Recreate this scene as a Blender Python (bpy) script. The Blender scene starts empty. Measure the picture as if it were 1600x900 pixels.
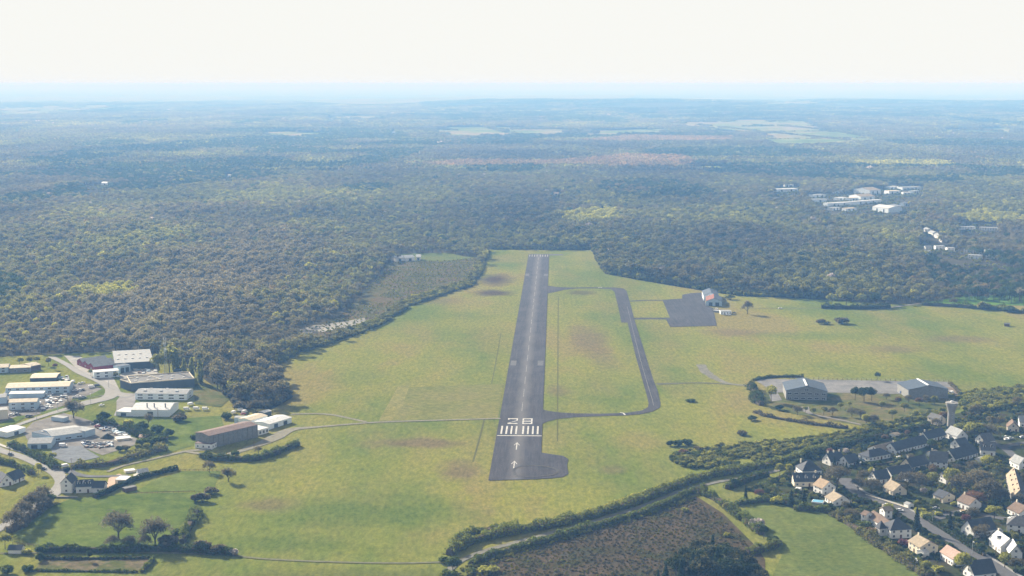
import bpy, bmesh, math, random
import numpy as np
from mathutils import Vector, Matrix
from mathutils.geometry import tessellate_polygon
SC = bpy.context.scene
R = math.radians
RNG = np.random.default_rng(7)
random.seed(11)

# ------------------------------------------------------------------ camera
CAM_H, FPX, HORIZON = 250.0, 2222.0, 131.0
PITCH = math.atan((450 - HORIZON) / FPX)
cam = bpy.data.cameras.new('camera'); cam.sensor_width = 36; cam.lens = FPX / 1600 * 36
cam.clip_start = 1; cam.clip_end = 200000
camo = bpy.data.objects.new('camera', cam); SC.collection.objects.link(camo)
camo.location = (0, 0, CAM_H); camo.rotation_euler = (math.pi / 2 - PITCH, 0, 0)
SC.camera = camo

# ------------------------------------------------------------------ sky, sun, exposure
SUN_AZ, SUN_EL = R(-38), R(25)            # azimuth from +Y, negative = to the left
w = bpy.data.worlds.new('World'); SC.world = w; w.use_nodes = True
nt = w.node_tree; nt.nodes.clear()
sky = nt.nodes.new('ShaderNodeTexSky'); sky.sky_type = 'NISHITA'; sky.sun_disc = False
sky.sun_elevation = SUN_EL; sky.sun_rotation = SUN_AZ
sky.air_density = 1.0; sky.dust_density = 1.0; sky.ozone_density = 1.0; sky.altitude = 0
hs = nt.nodes.new('ShaderNodeHueSaturation'); hs.inputs['Saturation'].default_value = 0.09
bg = nt.nodes.new('ShaderNodeBackground'); bg.inputs[1].default_value = 0.062
wo = nt.nodes.new('ShaderNodeOutputWorld')
# the white haze layer that lies along the whole horizon, all round, and thins out upwards into the clear sky
tcw = nt.nodes.new('ShaderNodeTexCoord'); sxyz = nt.nodes.new('ShaderNodeSeparateXYZ'); nt.links.new(tcw.outputs['Generated'], sxyz.inputs[0])
mr = nt.nodes.new('ShaderNodeMapRange'); mr.interpolation_type = 'SMOOTHSTEP'
for i_, v_ in ((1, 0.07), (2, 0.34), (3, 1.0), (4, 0.0)): mr.inputs[i_].default_value = v_
nt.links.new(sxyz.outputs['Z'], mr.inputs[0])
veil = nt.nodes.new('ShaderNodeMix'); veil.data_type = 'RGBA'; veil.inputs[7].default_value = (5.2, 5.2, 4.98, 1)
nt.links.new(sky.outputs[0], hs.inputs['Color']); nt.links.new(mr.outputs[0], veil.inputs[0]); nt.links.new(hs.outputs[0], veil.inputs[6]); nt.links.new(veil.outputs[2], bg.inputs[0]); nt.links.new(bg.outputs[0], wo.inputs[0])
sun = bpy.data.lights.new('sun', 'SUN'); sun.energy = 5.0; sun.angle = R(0.5); sun.color = (1.0, 0.93, 0.80)
suno = bpy.data.objects.new('sun', sun); SC.collection.objects.link(suno)
sd = Vector((math.sin(SUN_AZ) * math.cos(SUN_EL), math.cos(SUN_AZ) * math.cos(SUN_EL), math.sin(SUN_EL)))
suno.rotation_euler = sd.to_track_quat('Z', 'Y').to_euler(); suno.location = (0, 0, 600)
vs = SC.view_settings; vs.view_transform = 'Standard'; vs.look = 'None'; vs.gamma = 1; vs.exposure = 1.55
SC.cycles.use_adaptive_sampling = False; SC.cycles.max_bounces = 5; SC.cycles.diffuse_bounces = 2; SC.cycles.transparent_max_bounces = 4; SC.cycles.volume_bounces = 0

# ------------------------------------------------------------------ geometry of the view: photo pixel -> ground point
cp, sp = math.cos(PITCH), math.sin(PITCH)
def G(px, py, z=0.0):
    a, b = (px - 800) / FPX, -(py - 450) / FPX
    d = (a, cp + b * sp, -sp + b * cp)
    t = (z - CAM_H) / d[2]
    return Vector((d[0] * t, d[1] * t, z))
def GN2(pts):
    return np.array([G(x, y)[:2] for x, y in pts])
def proj(p):
    dx, dy, dz = p[0], p[1], p[2] - CAM_H
    f = dy * cp - dz * sp; u = dy * sp + dz * cp
    return 800 + FPX * dx / f, 450 - FPX * u / f
def hill(x, y):
    x = np.asarray(x, float); y = np.asarray(y, float)
    g = np.exp(-((y - 14500) / 3800) ** 2) * (1 / (1 + np.exp(-(x + 900) / 900)))
    g2 = np.exp(-((y - 16500) / 3000) ** 2)
    u = 0.62 + 0.2 * np.sin(x / 1900 + 1.0) + 0.14 * np.sin(x / 730 + y / 2100) + 0.08 * np.sin(x / 310 + 2.0)
    return np.where(y > 6500, (70 * g + 26 * g2) * u, 0) * np.clip((y - 6500) / 2500, 0, 1)

def smooth(pts, n=6, closed=False):
    P = [np.array(p[:2], float) for p in pts]
    if len(P) < 3: return P
    out = []; m = len(P)
    for i in range(m if closed else m - 1):
        if closed: p0, p1, p2, p3 = P[i - 1], P[i], P[(i + 1) % m], P[(i + 2) % m]
        else: p0, p1, p2, p3 = P[max(i - 1, 0)], P[i], P[i + 1], P[min(i + 2, m - 1)]
        for k in range(n):
            t = k / n
            out.append(0.5 * ((2 * p1) + (-p0 + p2) * t + (2 * p0 - 5 * p1 + 4 * p2 - p3) * t * t + (-p0 + 3 * p1 - 3 * p2 + p3) * t ** 3))
    if not closed: out.append(P[-1])
    return out

def inpoly(x, y, poly):
    poly = np.asarray(poly); c = np.zeros(len(x), bool); n = len(poly); j = n - 1
    for i in range(n):
        xi, yi = poly[i]; xj, yj = poly[j]
        if yi != yj:
            c ^= ((yi > y) != (yj > y)) & (x < (xj - xi) * (y - yi) / (yj - yi) + xi)
        j = i
    return c

# ------------------------------------------------------------------ materials
def mat_new(name):
    m = bpy.data.materials.new(name); m.use_nodes = True
    n = m.node_tree; n.nodes.clear()
    return m, n, n.nodes.new('ShaderNodeOutputMaterial')
def N(n, t, **kw):
    k = n.nodes.new(t)
    for a, b in kw.items(): setattr(k, a, b)
    return k
def noise(n, scale, detail=4, rough=0.6, vec=None):
    k = N(n, 'ShaderNodeTexNoise'); k.inputs['Scale'].default_value = scale; k.inputs['Detail'].default_value = detail
    k.inputs['Roughness'].default_value = rough
    if vec is not None: n.links.new(vec, k.inputs['Vector'])
    return k.outputs['Fac']
def ramp(n, fac, stops, interp='LINEAR'):
    k = N(n, 'ShaderNodeValToRGB'); e = k.color_ramp; e.interpolation = interp
    while len(e.elements) < len(stops): e.elements.new(0.5)
    for q, (p, c) in zip(e.elements, stops):
        q.position = p; q.color = (c[0], c[1], c[2], 1) if not isinstance(c, (int, float)) else (c, c, c, 1)
    n.links.new(fac, k.inputs[0]); return k.outputs[0]
def mixc(n, fac, a, b, blend='MIX'):
    k = N(n, 'ShaderNodeMix', data_type='RGBA', blend_type=blend)
    for i, v in ((0, fac), (6, a), (7, b)):
        s = k.inputs[i]
        if isinstance(v, (int, float)): s.default_value = v
        elif isinstance(v, tuple): s.default_value = (*v, 1)
        else: n.links.new(v, s)
    return k.outputs[2]
def math_(n, op, a, b=None, clamp=False):
    k = N(n, 'ShaderNodeMath', operation=op, use_clamp=clamp)
    for i, v in ((0, a), (1, b)):
        if v is None: continue
        if isinstance(v, (int, float)): k.inputs[i].default_value = v
        else: n.links.new(v, k.inputs[i])
    return k.outputs[0]
def pos(n, scale=None):
    g = N(n, 'ShaderNodeNewGeometry').outputs['Position']
    if scale is None: return g
    m = N(n, 'ShaderNodeMapping'); m.inputs['Scale'].default_value = scale; n.links.new(g, m.inputs[0]); return m.outputs[0]
def finish(n, out, col, rough=0.9, spec=0.2, bump=None, bstr=0.3, metal=0.0):
    p = N(n, 'ShaderNodeBsdfPrincipled'); p.inputs['Roughness'].default_value = rough
    p.inputs['Specular IOR Level'].default_value = spec; p.inputs['Metallic'].default_value = metal
    if isinstance(col, tuple): p.inputs['Base Color'].default_value = (*col, 1)
    else: n.links.new(col, p.inputs['Base Color'])
    if bump is not None:
        b = N(n, 'ShaderNodeBump'); b.inputs['Strength'].default_value = bstr; b.inputs['Distance'].default_value = 1
        n.links.new(bump, b.inputs['Height']); n.links.new(b.outputs[0], p.inputs['Normal'])
    n.links.new(p.outputs[0], out.inputs[0])

_cache = {}
def plain(name, col, var=0.25, scale=0.6, rough=0.8, spec=0.3, metal=0.0, streak=False):
    if name in _cache: return _cache[name]
    m, n, o = mat_new(name)
    v = noise(n, scale, 5, 0.65, pos(n, (1, 1, 0.25)) if streak else pos(n))
    c = ramp(n, v, [(0.25, tuple(x * (1 - var) for x in col)), (0.75, tuple(min(x * (1 + var), 0.95) for x in col))])
    finish(n, o, c, rough, spec, metal=metal); _cache[name] = m; return m

def field_mat(name, cols, big=0.008, fine=0.12, stretch=(1, 1, 1), patches=(), grain=0.5):
    """grass: big patches of 3-4 colours, finer mottling, a fine grain; patches = worn or dry areas with a place of their own"""
    m, n, o = mat_new(name)
    P = pos(n, stretch); P0 = pos(n)
    a = noise(n, big, 6, 0.62, P)
    k = len(cols); col = ramp(n, a, [(0.41 + 0.18 * i / (k - 1), c) for i, c in enumerate(cols)])
    b = noise(n, fine, 5, 0.7, P)
    lo = N(n, 'ShaderNodeMapping'); lo.inputs['Location'].default_value = (371, 177, 0); lo.inputs['Scale'].default_value = stretch
    n.links.new(P0, lo.inputs[0])
    b2 = noise(n, big * 3.1, 5, 0.6, lo.outputs[0])
    col = mixc(n, ramp(n, b2, [(0.46, 0.0), (0.66, 0.6)]), col, cols[-1])
    for (cx, cy, rx, ry, c, s) in patches:
        q = G(cx, cy); e1 = (G(cx + rx, cy) - q).length; e2 = (G(cx, cy - ry) - G(cx, cy + ry)).length / 2
        mp = N(n, 'ShaderNodeMapping'); mp.inputs['Scale'].default_value = (1 / e1, 1 / e2, 0)
        mp.inputs['Location'].default_value = (-q.x / e1, -q.y / e2, 0); n.links.new(P0, mp.inputs[0])
        d = N(n, 'ShaderNodeVectorMath', operation='LENGTH'); n.links.new(mp.outputs[0], d.inputs[0])
        dd = math_(n, 'ADD', d.outputs['Value'], math_(n, 'MULTIPLY', math_(n, 'SUBTRACT', noise(n, 0.03, 6, 0.7, P0), 0.5), 1.5))
        f = ramp(n, dd, [(0.35, s), (1.0, 0.0)])
        col = mixc(n, f, col, c)
    col = mixc(n, 1.0, col, ramp(n, b, [(0.3, (0.66, 0.69, 0.64)), (0.7, (1.32, 1.27, 1.26))]), 'MULTIPLY')
    g = noise(n, 0.55, 4, 0.8, P0)
    col = mixc(n, grain, col, ramp(n, g, [(0.25, (0.45, 0.48, 0.45)), (0.8, (1.5, 1.45, 1.4))]), 'MULTIPLY')
    finish(n, o, col, 1.0, 0.0)
    return m

def leaf_mat():
    m, n, o = mat_new('foliage')
    at = N(n, 'ShaderNodeAttribute', attribute_type='INSTANCER', attribute_name='tint')
    isl = N(n, 'ShaderNodeNewGeometry').outputs['Random Per Island']
    t = math_(n, 'ADD', at.outputs['Fac'], math_(n, 'MULTIPLY', math_(n, 'SUBTRACT', isl, 0.5), 0.05))
    col = ramp(n, t, [(0.02, (0.092, 0.083, 0.058)),   # bare twigs, grey brown
                      (0.14, (0.112, 0.097, 0.052)),   # bare twigs, warmer
                      (0.27, (0.120, 0.117, 0.042)),   # buds, olive brown
                      (0.40, (0.150, 0.155, 0.040)),   # young leaves
                      (0.52, (0.230, 0.225, 0.042)),   # bright yellow green
                      (0.63, (0.085, 0.110, 0.026)),   # mid green
                      (0.75, (0.026, 0.040, 0.016)),   # dark evergreen
                      (0.85, (0.165, 0.125, 0.060)),   # copper
                      (0.92, (0.110, 0.030, 0.040)),   # purple plum
                      (0.985, (0.360, 0.330, 0.310))])  # blossom
    v = ramp(n, isl, [(0.0, (0.6, 0.6, 0.6)), (1.0, (1.45, 1.45, 1.4))])
    col = mixc(n, 1.0, col, v, 'MULTIPLY')
    va = N(n, 'ShaderNodeAttribute', attribute_type='INSTANCER', attribute_name='val')
    gain = N(n, 'ShaderNodeVectorMath', operation='SCALE'); n.links.new(col, gain.inputs[0]); n.links.new(math_(n, 'ADD', va.outputs['Fac'], 1.0), gain.inputs['Scale'])
    col = gain.outputs[0]
    d = N(n, 'ShaderNodeBsdfDiffuse'); tr = N(n, 'ShaderNodeBsdfTranslucent'); mx = N(n, 'ShaderNodeMixShader')
    mx.inputs[0].default_value = 0.5
    n.links.new(col, d.inputs[0]); n.links.new(col, tr.inputs[0])
    n.links.new(d.outputs[0], mx.inputs[1]); n.links.new(tr.outputs[0], mx.inputs[2]); n.links.new(mx.outputs[0], o.inputs[0])
    return m
LEAF = leaf_mat()
BARK = plain('bark', (0.085, 0.07, 0.055), 0.35, 0.8, 1.0, 0.0)
WHITE = plain('white_render', (0.68, 0.68, 0.66), 0.06, 0.3, 0.9, 0.1, streak=True)
CREAM = plain('cream_render', (0.60, 0.54, 0.42), 0.08, 0.3, 0.9, 0.1, streak=True)
METALW = plain('white_cladding', (0.66, 0.72, 0.76), 0.07, 0.25, 0.5, 0.3, streak=True)
METALB = plain('blue_grey_cladding', (0.36, 0.46, 0.55), 0.10, 0.25, 0.5, 0.3, streak=True)
DARKW = plain('dark_cladding', (0.055, 0.065, 0.075), 0.2, 0.3, 0.6, 0.3, streak=True)
STONE = plain('grey_blockwork', (0.20, 0.20, 0.19), 0.25, 0.7, 0.95, 0.1)
REDW = plain('red_cladding', (0.22, 0.025, 0.035), 0.15, 0.4, 0.6, 0.3)
GLASS = plain('window_glass', (0.03, 0.035, 0.045), 0.2, 0.5, 0.15, 0.5)
FRAME = plain('white_frame', (0.7, 0.7, 0.7), 0.05, 1, 0.6, 0.3)
BROWN = plain('brown_wood', (0.12, 0.07, 0.045), 0.2, 0.8, 0.8, 0.2)
def roofm(name, col, rough=0.75, rows=2.6):
    if name in _cache: return _cache[name]
    m, n, o = mat_new(name)
    tc = N(n, 'ShaderNodeTexCoord').outputs['Object']
    v = noise(n, 0.45, 5, 0.7, tc); wv = noise(n, 2.6, 3, 0.8, tc)
    c = ramp(n, v, [(0.28, tuple(x * 0.72 for x in col)), (0.72, tuple(min(.9, x * 1.25) for x in col))])
    c = mixc(n, 0.5, c, ramp(n, wv, [(0.3, (0.65, 0.65, 0.65)), (0.7, (1.25, 1.25, 1.25))]), 'MULTIPLY')
    finish(n, o, c, min(.95, rough + .15), 0.12); _cache[name] = m; return m
SLATE = roofm('slate_roof', (0.055, 0.06, 0.07), 0.62)
SLATE2 = roofm('weathered_slate_roof', (0.11, 0.11, 0.11), 0.7)
TILEB = roofm('brown_tile_roof', (0.15, 0.11, 0.085), 0.85)
TILEC = roofm('pale_tile_and_sunlit_roof', (0.27, 0.225, 0.165), 0.85)  # real pale tile, and sunlight painted onto some estate roof slopes
TILEO = roofm('orange_tile_and_sunlit_roof', (0.29, 0.22, 0.15), 0.85)  # real orange tile, and one estate slope coloured as sunlit
PINK = roofm('pink_tile_and_sunlit_roof', (0.33, 0.24, 0.20), 0.85)  # pink tile of the hut, and one house slope coloured as sunlit
FIBRO = roofm('fibre_cement_roof', (0.25, 0.26, 0.265), 0.7)
WROOF = roofm('white_sheet_roof', (0.46, 0.47, 0.47), 0.5)
CROOF = roofm('cream_sheet_roof', (0.46, 0.40, 0.30), 0.6)
BROOF = roofm('blue_grey_sheet_roof', (0.062, 0.082, 0.11), 0.7)
RUSTR = roofm('rusty_sheet_roof', (0.155, 0.11, 0.095), 0.85)
REDR = roofm('rusty_red_sheet_roof', (0.19, 0.085, 0.065), 0.8)
ASPH = plain('asphalt', (0.055, 0.056, 0.06), 0.35, 0.25, 0.9, 0.2)
ROADL = plain('worn_light_road', (0.16, 0.156, 0.145), 0.2, 0.2, 0.9, 0.15)
DIRT = plain('track_gravel', (0.185, 0.175, 0.135), 0.3, 0.25, 1, 0)
YARD = plain('yard_gravel', (0.17, 0.16, 0.145), 0.45, 0.12, 1, 0)
CONC = plain('apron_concrete', (0.20, 0.20, 0.19), 0.3, 0.1, 0.9, 0.1)
PAINT = plain('white_road_paint', (0.37, 0.37, 0.36), 0.45, 0.5, 0.8, 0.1)
FADED = plain('faded_road_paint', (0.085, 0.085, 0.085), 0.3, 0.3, 0.9, 0.1)
BLACK = plain('black_rubber', (0.02, 0.02, 0.02), 0.1, 1, 0.8, 0.2)
WATERB = plain('pool_water', (0.08, 0.30, 0.45), 0.1, 1, 0.1, 0.5)
STEEL = plain('galvanised_steel', (0.32, 0.34, 0.35), 0.1, 1, 0.5, 0.4)

# ------------------------------------------------------------------ object helpers
def link(o): SC.collection.objects.link(o); return o
class MB:
    def __init__(s): s.v = []; s.f = []
    def add(s, verts, faces):
        b = len(s.v); s.v += [tuple(v) for v in verts]; s.f += [tuple(i + b for i in f) for f in faces]; return s
    def box(s, x0, x1, y0, y1, z0, z1):
        return s.add([(x0, y0, z0), (x1, y0, z0), (x1, y1, z0), (x0, y1, z0), (x0, y0, z1), (x1, y0, z1), (x1, y1, z1), (x0, y1, z1)],
                     [(3, 2, 1, 0), (4, 5, 6, 7), (0, 1, 5, 4), (1, 2, 6, 5), (2, 3, 7, 6), (3, 0, 4, 7)])
    def tube(s, p, q, r0, r1, n=5):
        p, q = Vector(p), Vector(q); d = (q - p).normalized()
        a = d.orthogonal().normalized(); b = d.cross(a)
        V = [p + (a * math.cos(t) + b * math.sin(t)) * r0 for t in [2 * math.pi * i / n for i in range(n)]]
        V += [q + (a * math.cos(t) + b * math.sin(t)) * r1 for t in [2 * math.pi * i / n for i in range(n)]]
        F = [(i, (i + 1) % n, n + (i + 1) % n, n + i) for i in range(n)] + [tuple(range(n))[::-1], tuple(range(n, 2 * n))]
        return s.add(V, F)
    def lathe(s, prof, n=16, c=(0, 0)):
        V = []; F = []; k = len(prof)
        for i in range(n):
            t = 2 * math.pi * i / n
            V += [(c[0] + r * math.cos(t), c[1] + r * math.sin(t), z) for r, z in prof]
        for i in range(n):
            j = (i + 1) % n
            for q in range(k - 1): F.append((i * k + q, j * k + q, j * k + q + 1, i * k + q + 1))
        F.append(tuple(i * k + k - 1 for i in range(n))); F.append(tuple(i * k for i in range(n))[::-1])
        return s.add(V, F)
    def mesh(s, name, mats):
        me = bpy.data.meshes.new(name); me.from_pydata(s.v, [], s.f)
        for m in (mats if isinstance(mats, (list, tuple)) else [mats]): me.materials.append(m)
        return me
    def build(s, name, mats, parent=None):
        o = link(bpy.data.objects.new(name, s.mesh(name, mats)))
        if parent is not None: o.parent = parent
        return o
def inst(name, me, parent=None, loc=(0, 0, 0), rz=0, sc=None):
    o = link(bpy.data.objects.new(name, me)); o.location = loc; o.rotation_euler = (0, 0, rz)
    if sc is not None: o.scale = sc
    if parent is not None: o.parent = parent
    return o
def tag(o, label=None, cat=None, group=None, kind=None):
    if label: o['label'] = label
    if cat: o['category'] = cat
    if group: o['group'] = group
    if kind: o['kind'] = kind
    return o
def thing(name, label, cat, loc, rz=0, group=None, sc=1.0):
    o = link(bpy.data.objects.new(name, None)); o.empty_display_size = 1
    o.location = loc; o.rotation_euler = (0, 0, rz); o.scale = (sc, sc, sc)
    return tag(o, label, cat, group)

REFS = []                    # (phrase, px, py) of things one can find: used to say where plants and cars stand
def ref(phrase, p): REFS.append((phrase, p[0], p[1]))

def sheet(name, pts, mat, z, kind='structure', world=False, sm=False):
    P = [np.array(p) for p in pts] if world else list(GN2(pts))
    if sm: P = smooth(P, 5, True)
    V = [Vector((p[0], p[1], z)) for p in P]
    T = tessellate_polygon([V])
    mb = MB(); F = []
    for t in T:
        a, b, c = (V[i] for i in t)
        F.append(tuple(t) if (b - a).cross(c - a).z > 0 else tuple(reversed(t)))
    mb.add(V, F)
    o = mb.build(name, mat)
    if kind: o['kind'] = kind
    return o
ROADS = []
def ribbon(name, pts, width, mat, z, kind='structure', parent=None, wobble=0.0):
    P = smooth([G(*p[:2]) for p in pts], 7)
    W = width if isinstance(width, (list, tuple)) else [width] * len(pts)
    mb = MB(); V = []; F = []
    for i, p in enumerate(P):
        a = P[max(i - 1, 0)]; b = P[min(i + 1, len(P) - 1)]
        d = (b - a) / (np.linalg.norm(b - a) + 1e-9); nrm = np.array((-d[1], d[0]))
        t = i / (len(P) - 1) * (len(W) - 1); k = min(int(t), len(W) - 2) if len(W) > 1 else 0
        ww = W[k] + (W[k + 1] - W[k]) * (t - k)
        j = 1 + wobble * random.uniform(-1, 1); j2 = 1 + wobble * random.uniform(-1, 1)
        V += [(*(p + nrm * ww / 2 * j), z), (*(p - nrm * ww / 2 * j2), z)]
        ROADS.append((p[0], p[1], ww / 2))
    for i in range(len(P) - 1): F.append((2 * i, 2 * i + 1, 2 * i + 3, 2 * i + 2))
    mb.add(V, F); o = mb.build(name, mat, parent)
    if kind and parent is None: o['kind'] = kind
    return o

# ------------------------------------------------------------------ the ground
def ground_mat():
    m, n, o = mat_new('forest_floor_and_far_fields')
    P = pos(n)
    floor = ramp(n, noise(n, 0.02, 5, 0.7, P), [(0.3, (0.035, 0.032, 0.02)), (0.7, (0.075, 0.066, 0.036))])
    vor = N(n, 'ShaderNodeTexVoronoi'); vor.inputs['Scale'].default_value = 0.0016
    mp = pos(n, (1, 0.8, 1)); n.links.new(mp, vor.inputs['Vector'])
    sepc = N(n, 'ShaderNodeSeparateColor'); n.links.new(vor.outputs['Color'], sepc.inputs[0])
    fields = ramp(n, sepc.outputs[0], [(0.0, (0.05, 0.06, 0.03)), (0.3, (0.09, 0.13, 0.04)), (0.55, (0.16, 0.2, 0.07)), (0.8, (0.24, 0.20, 0.12)), (1, (0.30, 0.28, 0.2))])
    wood = noise(n, 0.0005, 5, 0.6, pos(n, (0.5, 1, 1)))
    far = mixc(n, ramp(n, wood, [(0.47, 0.0), (0.53, 1.0)]), fields, (0.035, 0.042, 0.022))
    sep = N(n, 'ShaderNodeSeparateXYZ'); n.links.new(P, sep.inputs[0])
    k = N(n, 'ShaderNodeMapRange'); k.inputs['From Min'].default_value = 14000; k.inputs['From Max'].default_value = 16000
    n.links.new(sep.outputs['Y'], k.inputs['Value'])
    finish(n, o, mixc(n, k.outputs[0], floor, far), 1.0, 0.0)
    return m
def build_ground():
    ys = [-2500, -1200, -400, 0, 300, 500] + list(np.geomspace(650, 6500, 26)) + list(np.geomspace(7000, 24000, 46)) + list(np.geomspace(26000, 82000, 14))
    V, F = [], []; nx = 49
    for y in ys:
        half = max(3000, abs(y) * 0.52)
        for i in range(nx):
            x = -half + 2 * half * i / (nx - 1); V.append((x, y, float(hill(x, y))))
    for j in range(len(ys) - 1):
        for i in range(nx - 1):
            a = j * nx + i; F.append((a, a + 1, a + nx + 1, a + nx))
    mb = MB(); mb.add(V, F); o = mb.build('ground', ground_mat()); o['kind'] = 'structure'
build_ground()

GREEN, YGREEN, DRY, TAN = (0.098, 0.128, 0.025), (0.160, 0.166, 0.036), (0.170, 0.150, 0.050), (0.120, 0.092, 0.055)
GRASS_PX = [(-160, 990), (1760, 990), (1760, 478), (1600, 476), (1530, 470), (1440, 474), (1400, 476), (1280, 468), (1150, 462), (1090, 453), (1000, 438), (945, 428), (936, 415),
            (925, 391), (765, 390), (752, 425), (740, 447), (700, 458), (640, 478), (600, 505), (560, 522), (520, 535), (470, 550), (425, 572),
            (440, 598), (456, 622), (425, 640), (372, 636), (345, 612), (318, 592), (300, 577), (245, 560), (200, 549), (100, 553), (-160, 566)]
HEATH = (0.062, 0.045, 0.040)
AIR = field_mat('airfield_grass', [GREEN, (0.130, 0.148, 0.031), YGREEN, DRY], 0.006, 0.34, (1, 0.35, 1), patches=[
    (650, 693, 95, 11, TAN, 0.8), (715, 735, 45, 22, TAN, 0.75), (420, 790, 60, 16, TAN, 0.6), (775, 437, 34, 11, HEATH, 0.95), (770, 458, 40, 6, HEATH, 0.9),
    (920, 530, 40, 30, TAN, 0.7), (910, 458, 30, 5, HEATH, 0.6), (1000, 690, 60, 18, DRY, 0.6), (1150, 520, 60, 8, TAN, 0.6), (1400, 545, 60, 8, TAN, 0.6),
    (960, 735, 30, 10, TAN, 0.5), (1270, 525, 120, 8, GREEN, 0.6), (870, 610, 25, 12, TAN, 0.6), (780, 405, 40, 8, DRY, 0.6), (560, 590, 60, 20, GREEN, 0.5),
    (600, 800, 190, 30, (0.072, 0.105, 0.022), 0.8), (480, 640, 60, 10, GREEN, 0.5), (430, 850, 140, 18, (0.072, 0.105, 0.022), 0.7), (600, 900, 260, 16, (0.085, 0.10, 0.028), 0.7), (790, 690, 22, 40, TAN, 0.5), (875, 500, 14, 40, YGREEN, .6), (940, 560, 30, 22, TAN, .45), (720, 505, 90, 12, YGREEN, .7), (1000, 580, 22, 50, YGREEN, .5), (690, 470, 50, 8, TAN, .5), (1300, 560, 140, 10, YGREEN, .5), (1500, 530, 60, 8, TAN, .6), (880, 770, 120, 10, YGREEN, .6)])
sheet('airfield_grass', GRASS_PX, AIR, 0.15)
PADDOCK = field_mat('paddock_grass', [(0.068, 0.100, 0.020), (0.090, 0.122, 0.025), (0.105, 0.132, 0.032)], 0.02, 0.12)
MEADOW = field_mat('meadow_grass', [(0.080, 0.105, 0.028), (0.10, 0.125, 0.034), (0.105, 0.12, 0.034)], 0.02, 0.25)
ROUGHG = field_mat('rough_grass', [(0.05, 0.068, 0.02), (0.085, 0.095, 0.03), (0.12, 0.105, 0.05)], 0.03, 0.2)
MOWN = field_mat('mown_grass', [(0.16, 0.16, 0.055), (0.18, 0.17, 0.06), (0.16, 0.155, 0.05)], 0.02, 0.2)
BRAMBLE = field_mat('bramble_floor', [(0.040, 0.044, 0.018), (0.058, 0.046, 0.028), (0.072, 0.055, 0.036)], 0.04, 0.3)
GARDEN = field_mat('garden_lawn', [(0.028, 0.038, 0.014), (0.045, 0.055, 0.02), (0.045, 0.04, 0.026)], 0.05, 0.3)
FARF = field_mat('far_field', [(0.09, 0.14, 0.04), (0.15, 0.20, 0.055), (0.19, 0.19, 0.08), (0.23, 0.19, 0.11)], 0.0022, 0.01)
BRIGHT = field_mat('bright_crop', [(0.075, 0.15, 0.02), (0.09, 0.17, 0.025), (0.08, 0.15, 0.03)], 0.02, 0.2)
PLOT = field_mat('garden_plot_soil', [(0.10, 0.085, 0.055), (0.14, 0.115, 0.075), (0.075, 0.085, 0.03)], 0.06, 0.3)

sheet('paddock', [(20, 838), (80, 792), (110, 780), (200, 772), (316, 770), (300, 800), (268, 838), (285, 855), (60, 856)], PADDOCK, 0.3)
sheet('paddock', [(208, 770), (240, 752), (285, 737), (345, 737), (335, 762), (316, 768)], PADDOCK, 0.3)
sheet('paddock', [(215, 650), (275, 655), (345, 650), (350, 668), (325, 690), (250, 712), (225, 690), (240, 672)], PADDOCK, 0.3)
sheet('mown_strip', [(592, 658), (622, 604), (640, 602), (628, 638), (612, 658)], MOWN, 0.3)
sheet('mown_strip', [(612, 658), (638, 606), (788, 600), (778, 655)], field_mat('mown_plot', [(0.12, 0.13, 0.038), (0.14, 0.145, 0.042), (0.15, 0.145, 0.05)], 0.02, 0.2), 0.28)
sheet('meadow', [(1150, 800), (1200, 788), (1235, 798), (1300, 800), (1335, 822), (1395, 862), (1455, 905), (1500, 990), (1160, 990), (1205, 905), (1222, 868), (1195, 835)], MEADOW, 0.3)
sheet('bramble_plot', [(690, 990), (730, 905), (765, 872), (830, 850), (900, 832), (1000, 806), (1088, 776), (1130, 803), (1185, 858), (1195, 875), (1200, 990)], BRAMBLE, 0.3)
sheet('garden_plot', [(52, 893), (72, 872), (236, 872), (222, 893)], PLOT, 0.3)
VILLAGE_PX = [(1165, 765), (1222, 742), (1250, 715), (1400, 673), (1480, 650), (1600, 622), (1760, 600), (1760, 990), (1480, 960), (1455, 905), (1395, 862), (1335, 822), (1300, 798), (1240, 796), (1200, 780)]
sheet('village_gardens', VILLAGE_PX, GARDEN, 0.28)
sheet('depot_garden', [(1178, 610), (1205, 640), (1280, 655), (1360, 668), (1440, 655), (1500, 640), (1500, 618), (1420, 616), (1300, 614)], ROUGHG, 0.28)
sheet('crop_field', [(1440, 474), (1500, 464), (1600, 460), (1760, 458), (1760, 476), (1600, 478)], BRIGHT, 0.35)
sheet('rough_field', [(300, 600), (345, 602), (362, 622), (345, 637), (305, 632)], ROUGHG, 0.3)
SCRUB_PX = [(455, 520), (500, 508), (535, 491), (556, 470), (585, 440), (606, 413), (622, 409), (700, 407), (750, 402), (752, 425), (740, 447), (700, 458), (640, 478), (600, 505), (560, 522), (520, 533), (480, 540)]
sheet('heath', SCRUB_PX, field_mat('heath_scrub', [(0.055, 0.06, 0.025), (0.085, 0.085, 0.035), (0.10, 0.08, 0.045)], 0.03, 0.15), 0.12)
GLADE_PX = [(612, 408), (618, 397), (700, 395), (725, 401), (748, 402), (700, 408)]
sheet('glade', GLADE_PX, MEADOW, 0.24)
sheet('gravel_pit', [(468, 516), (490, 509), (530, 504), (570, 497), (572, 504), (540, 512), (505, 519), (475, 521)], plain('pale_gravel', (0.24, 0.23, 0.205), 0.35, 0.06, 1, 0), 0.36)
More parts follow.
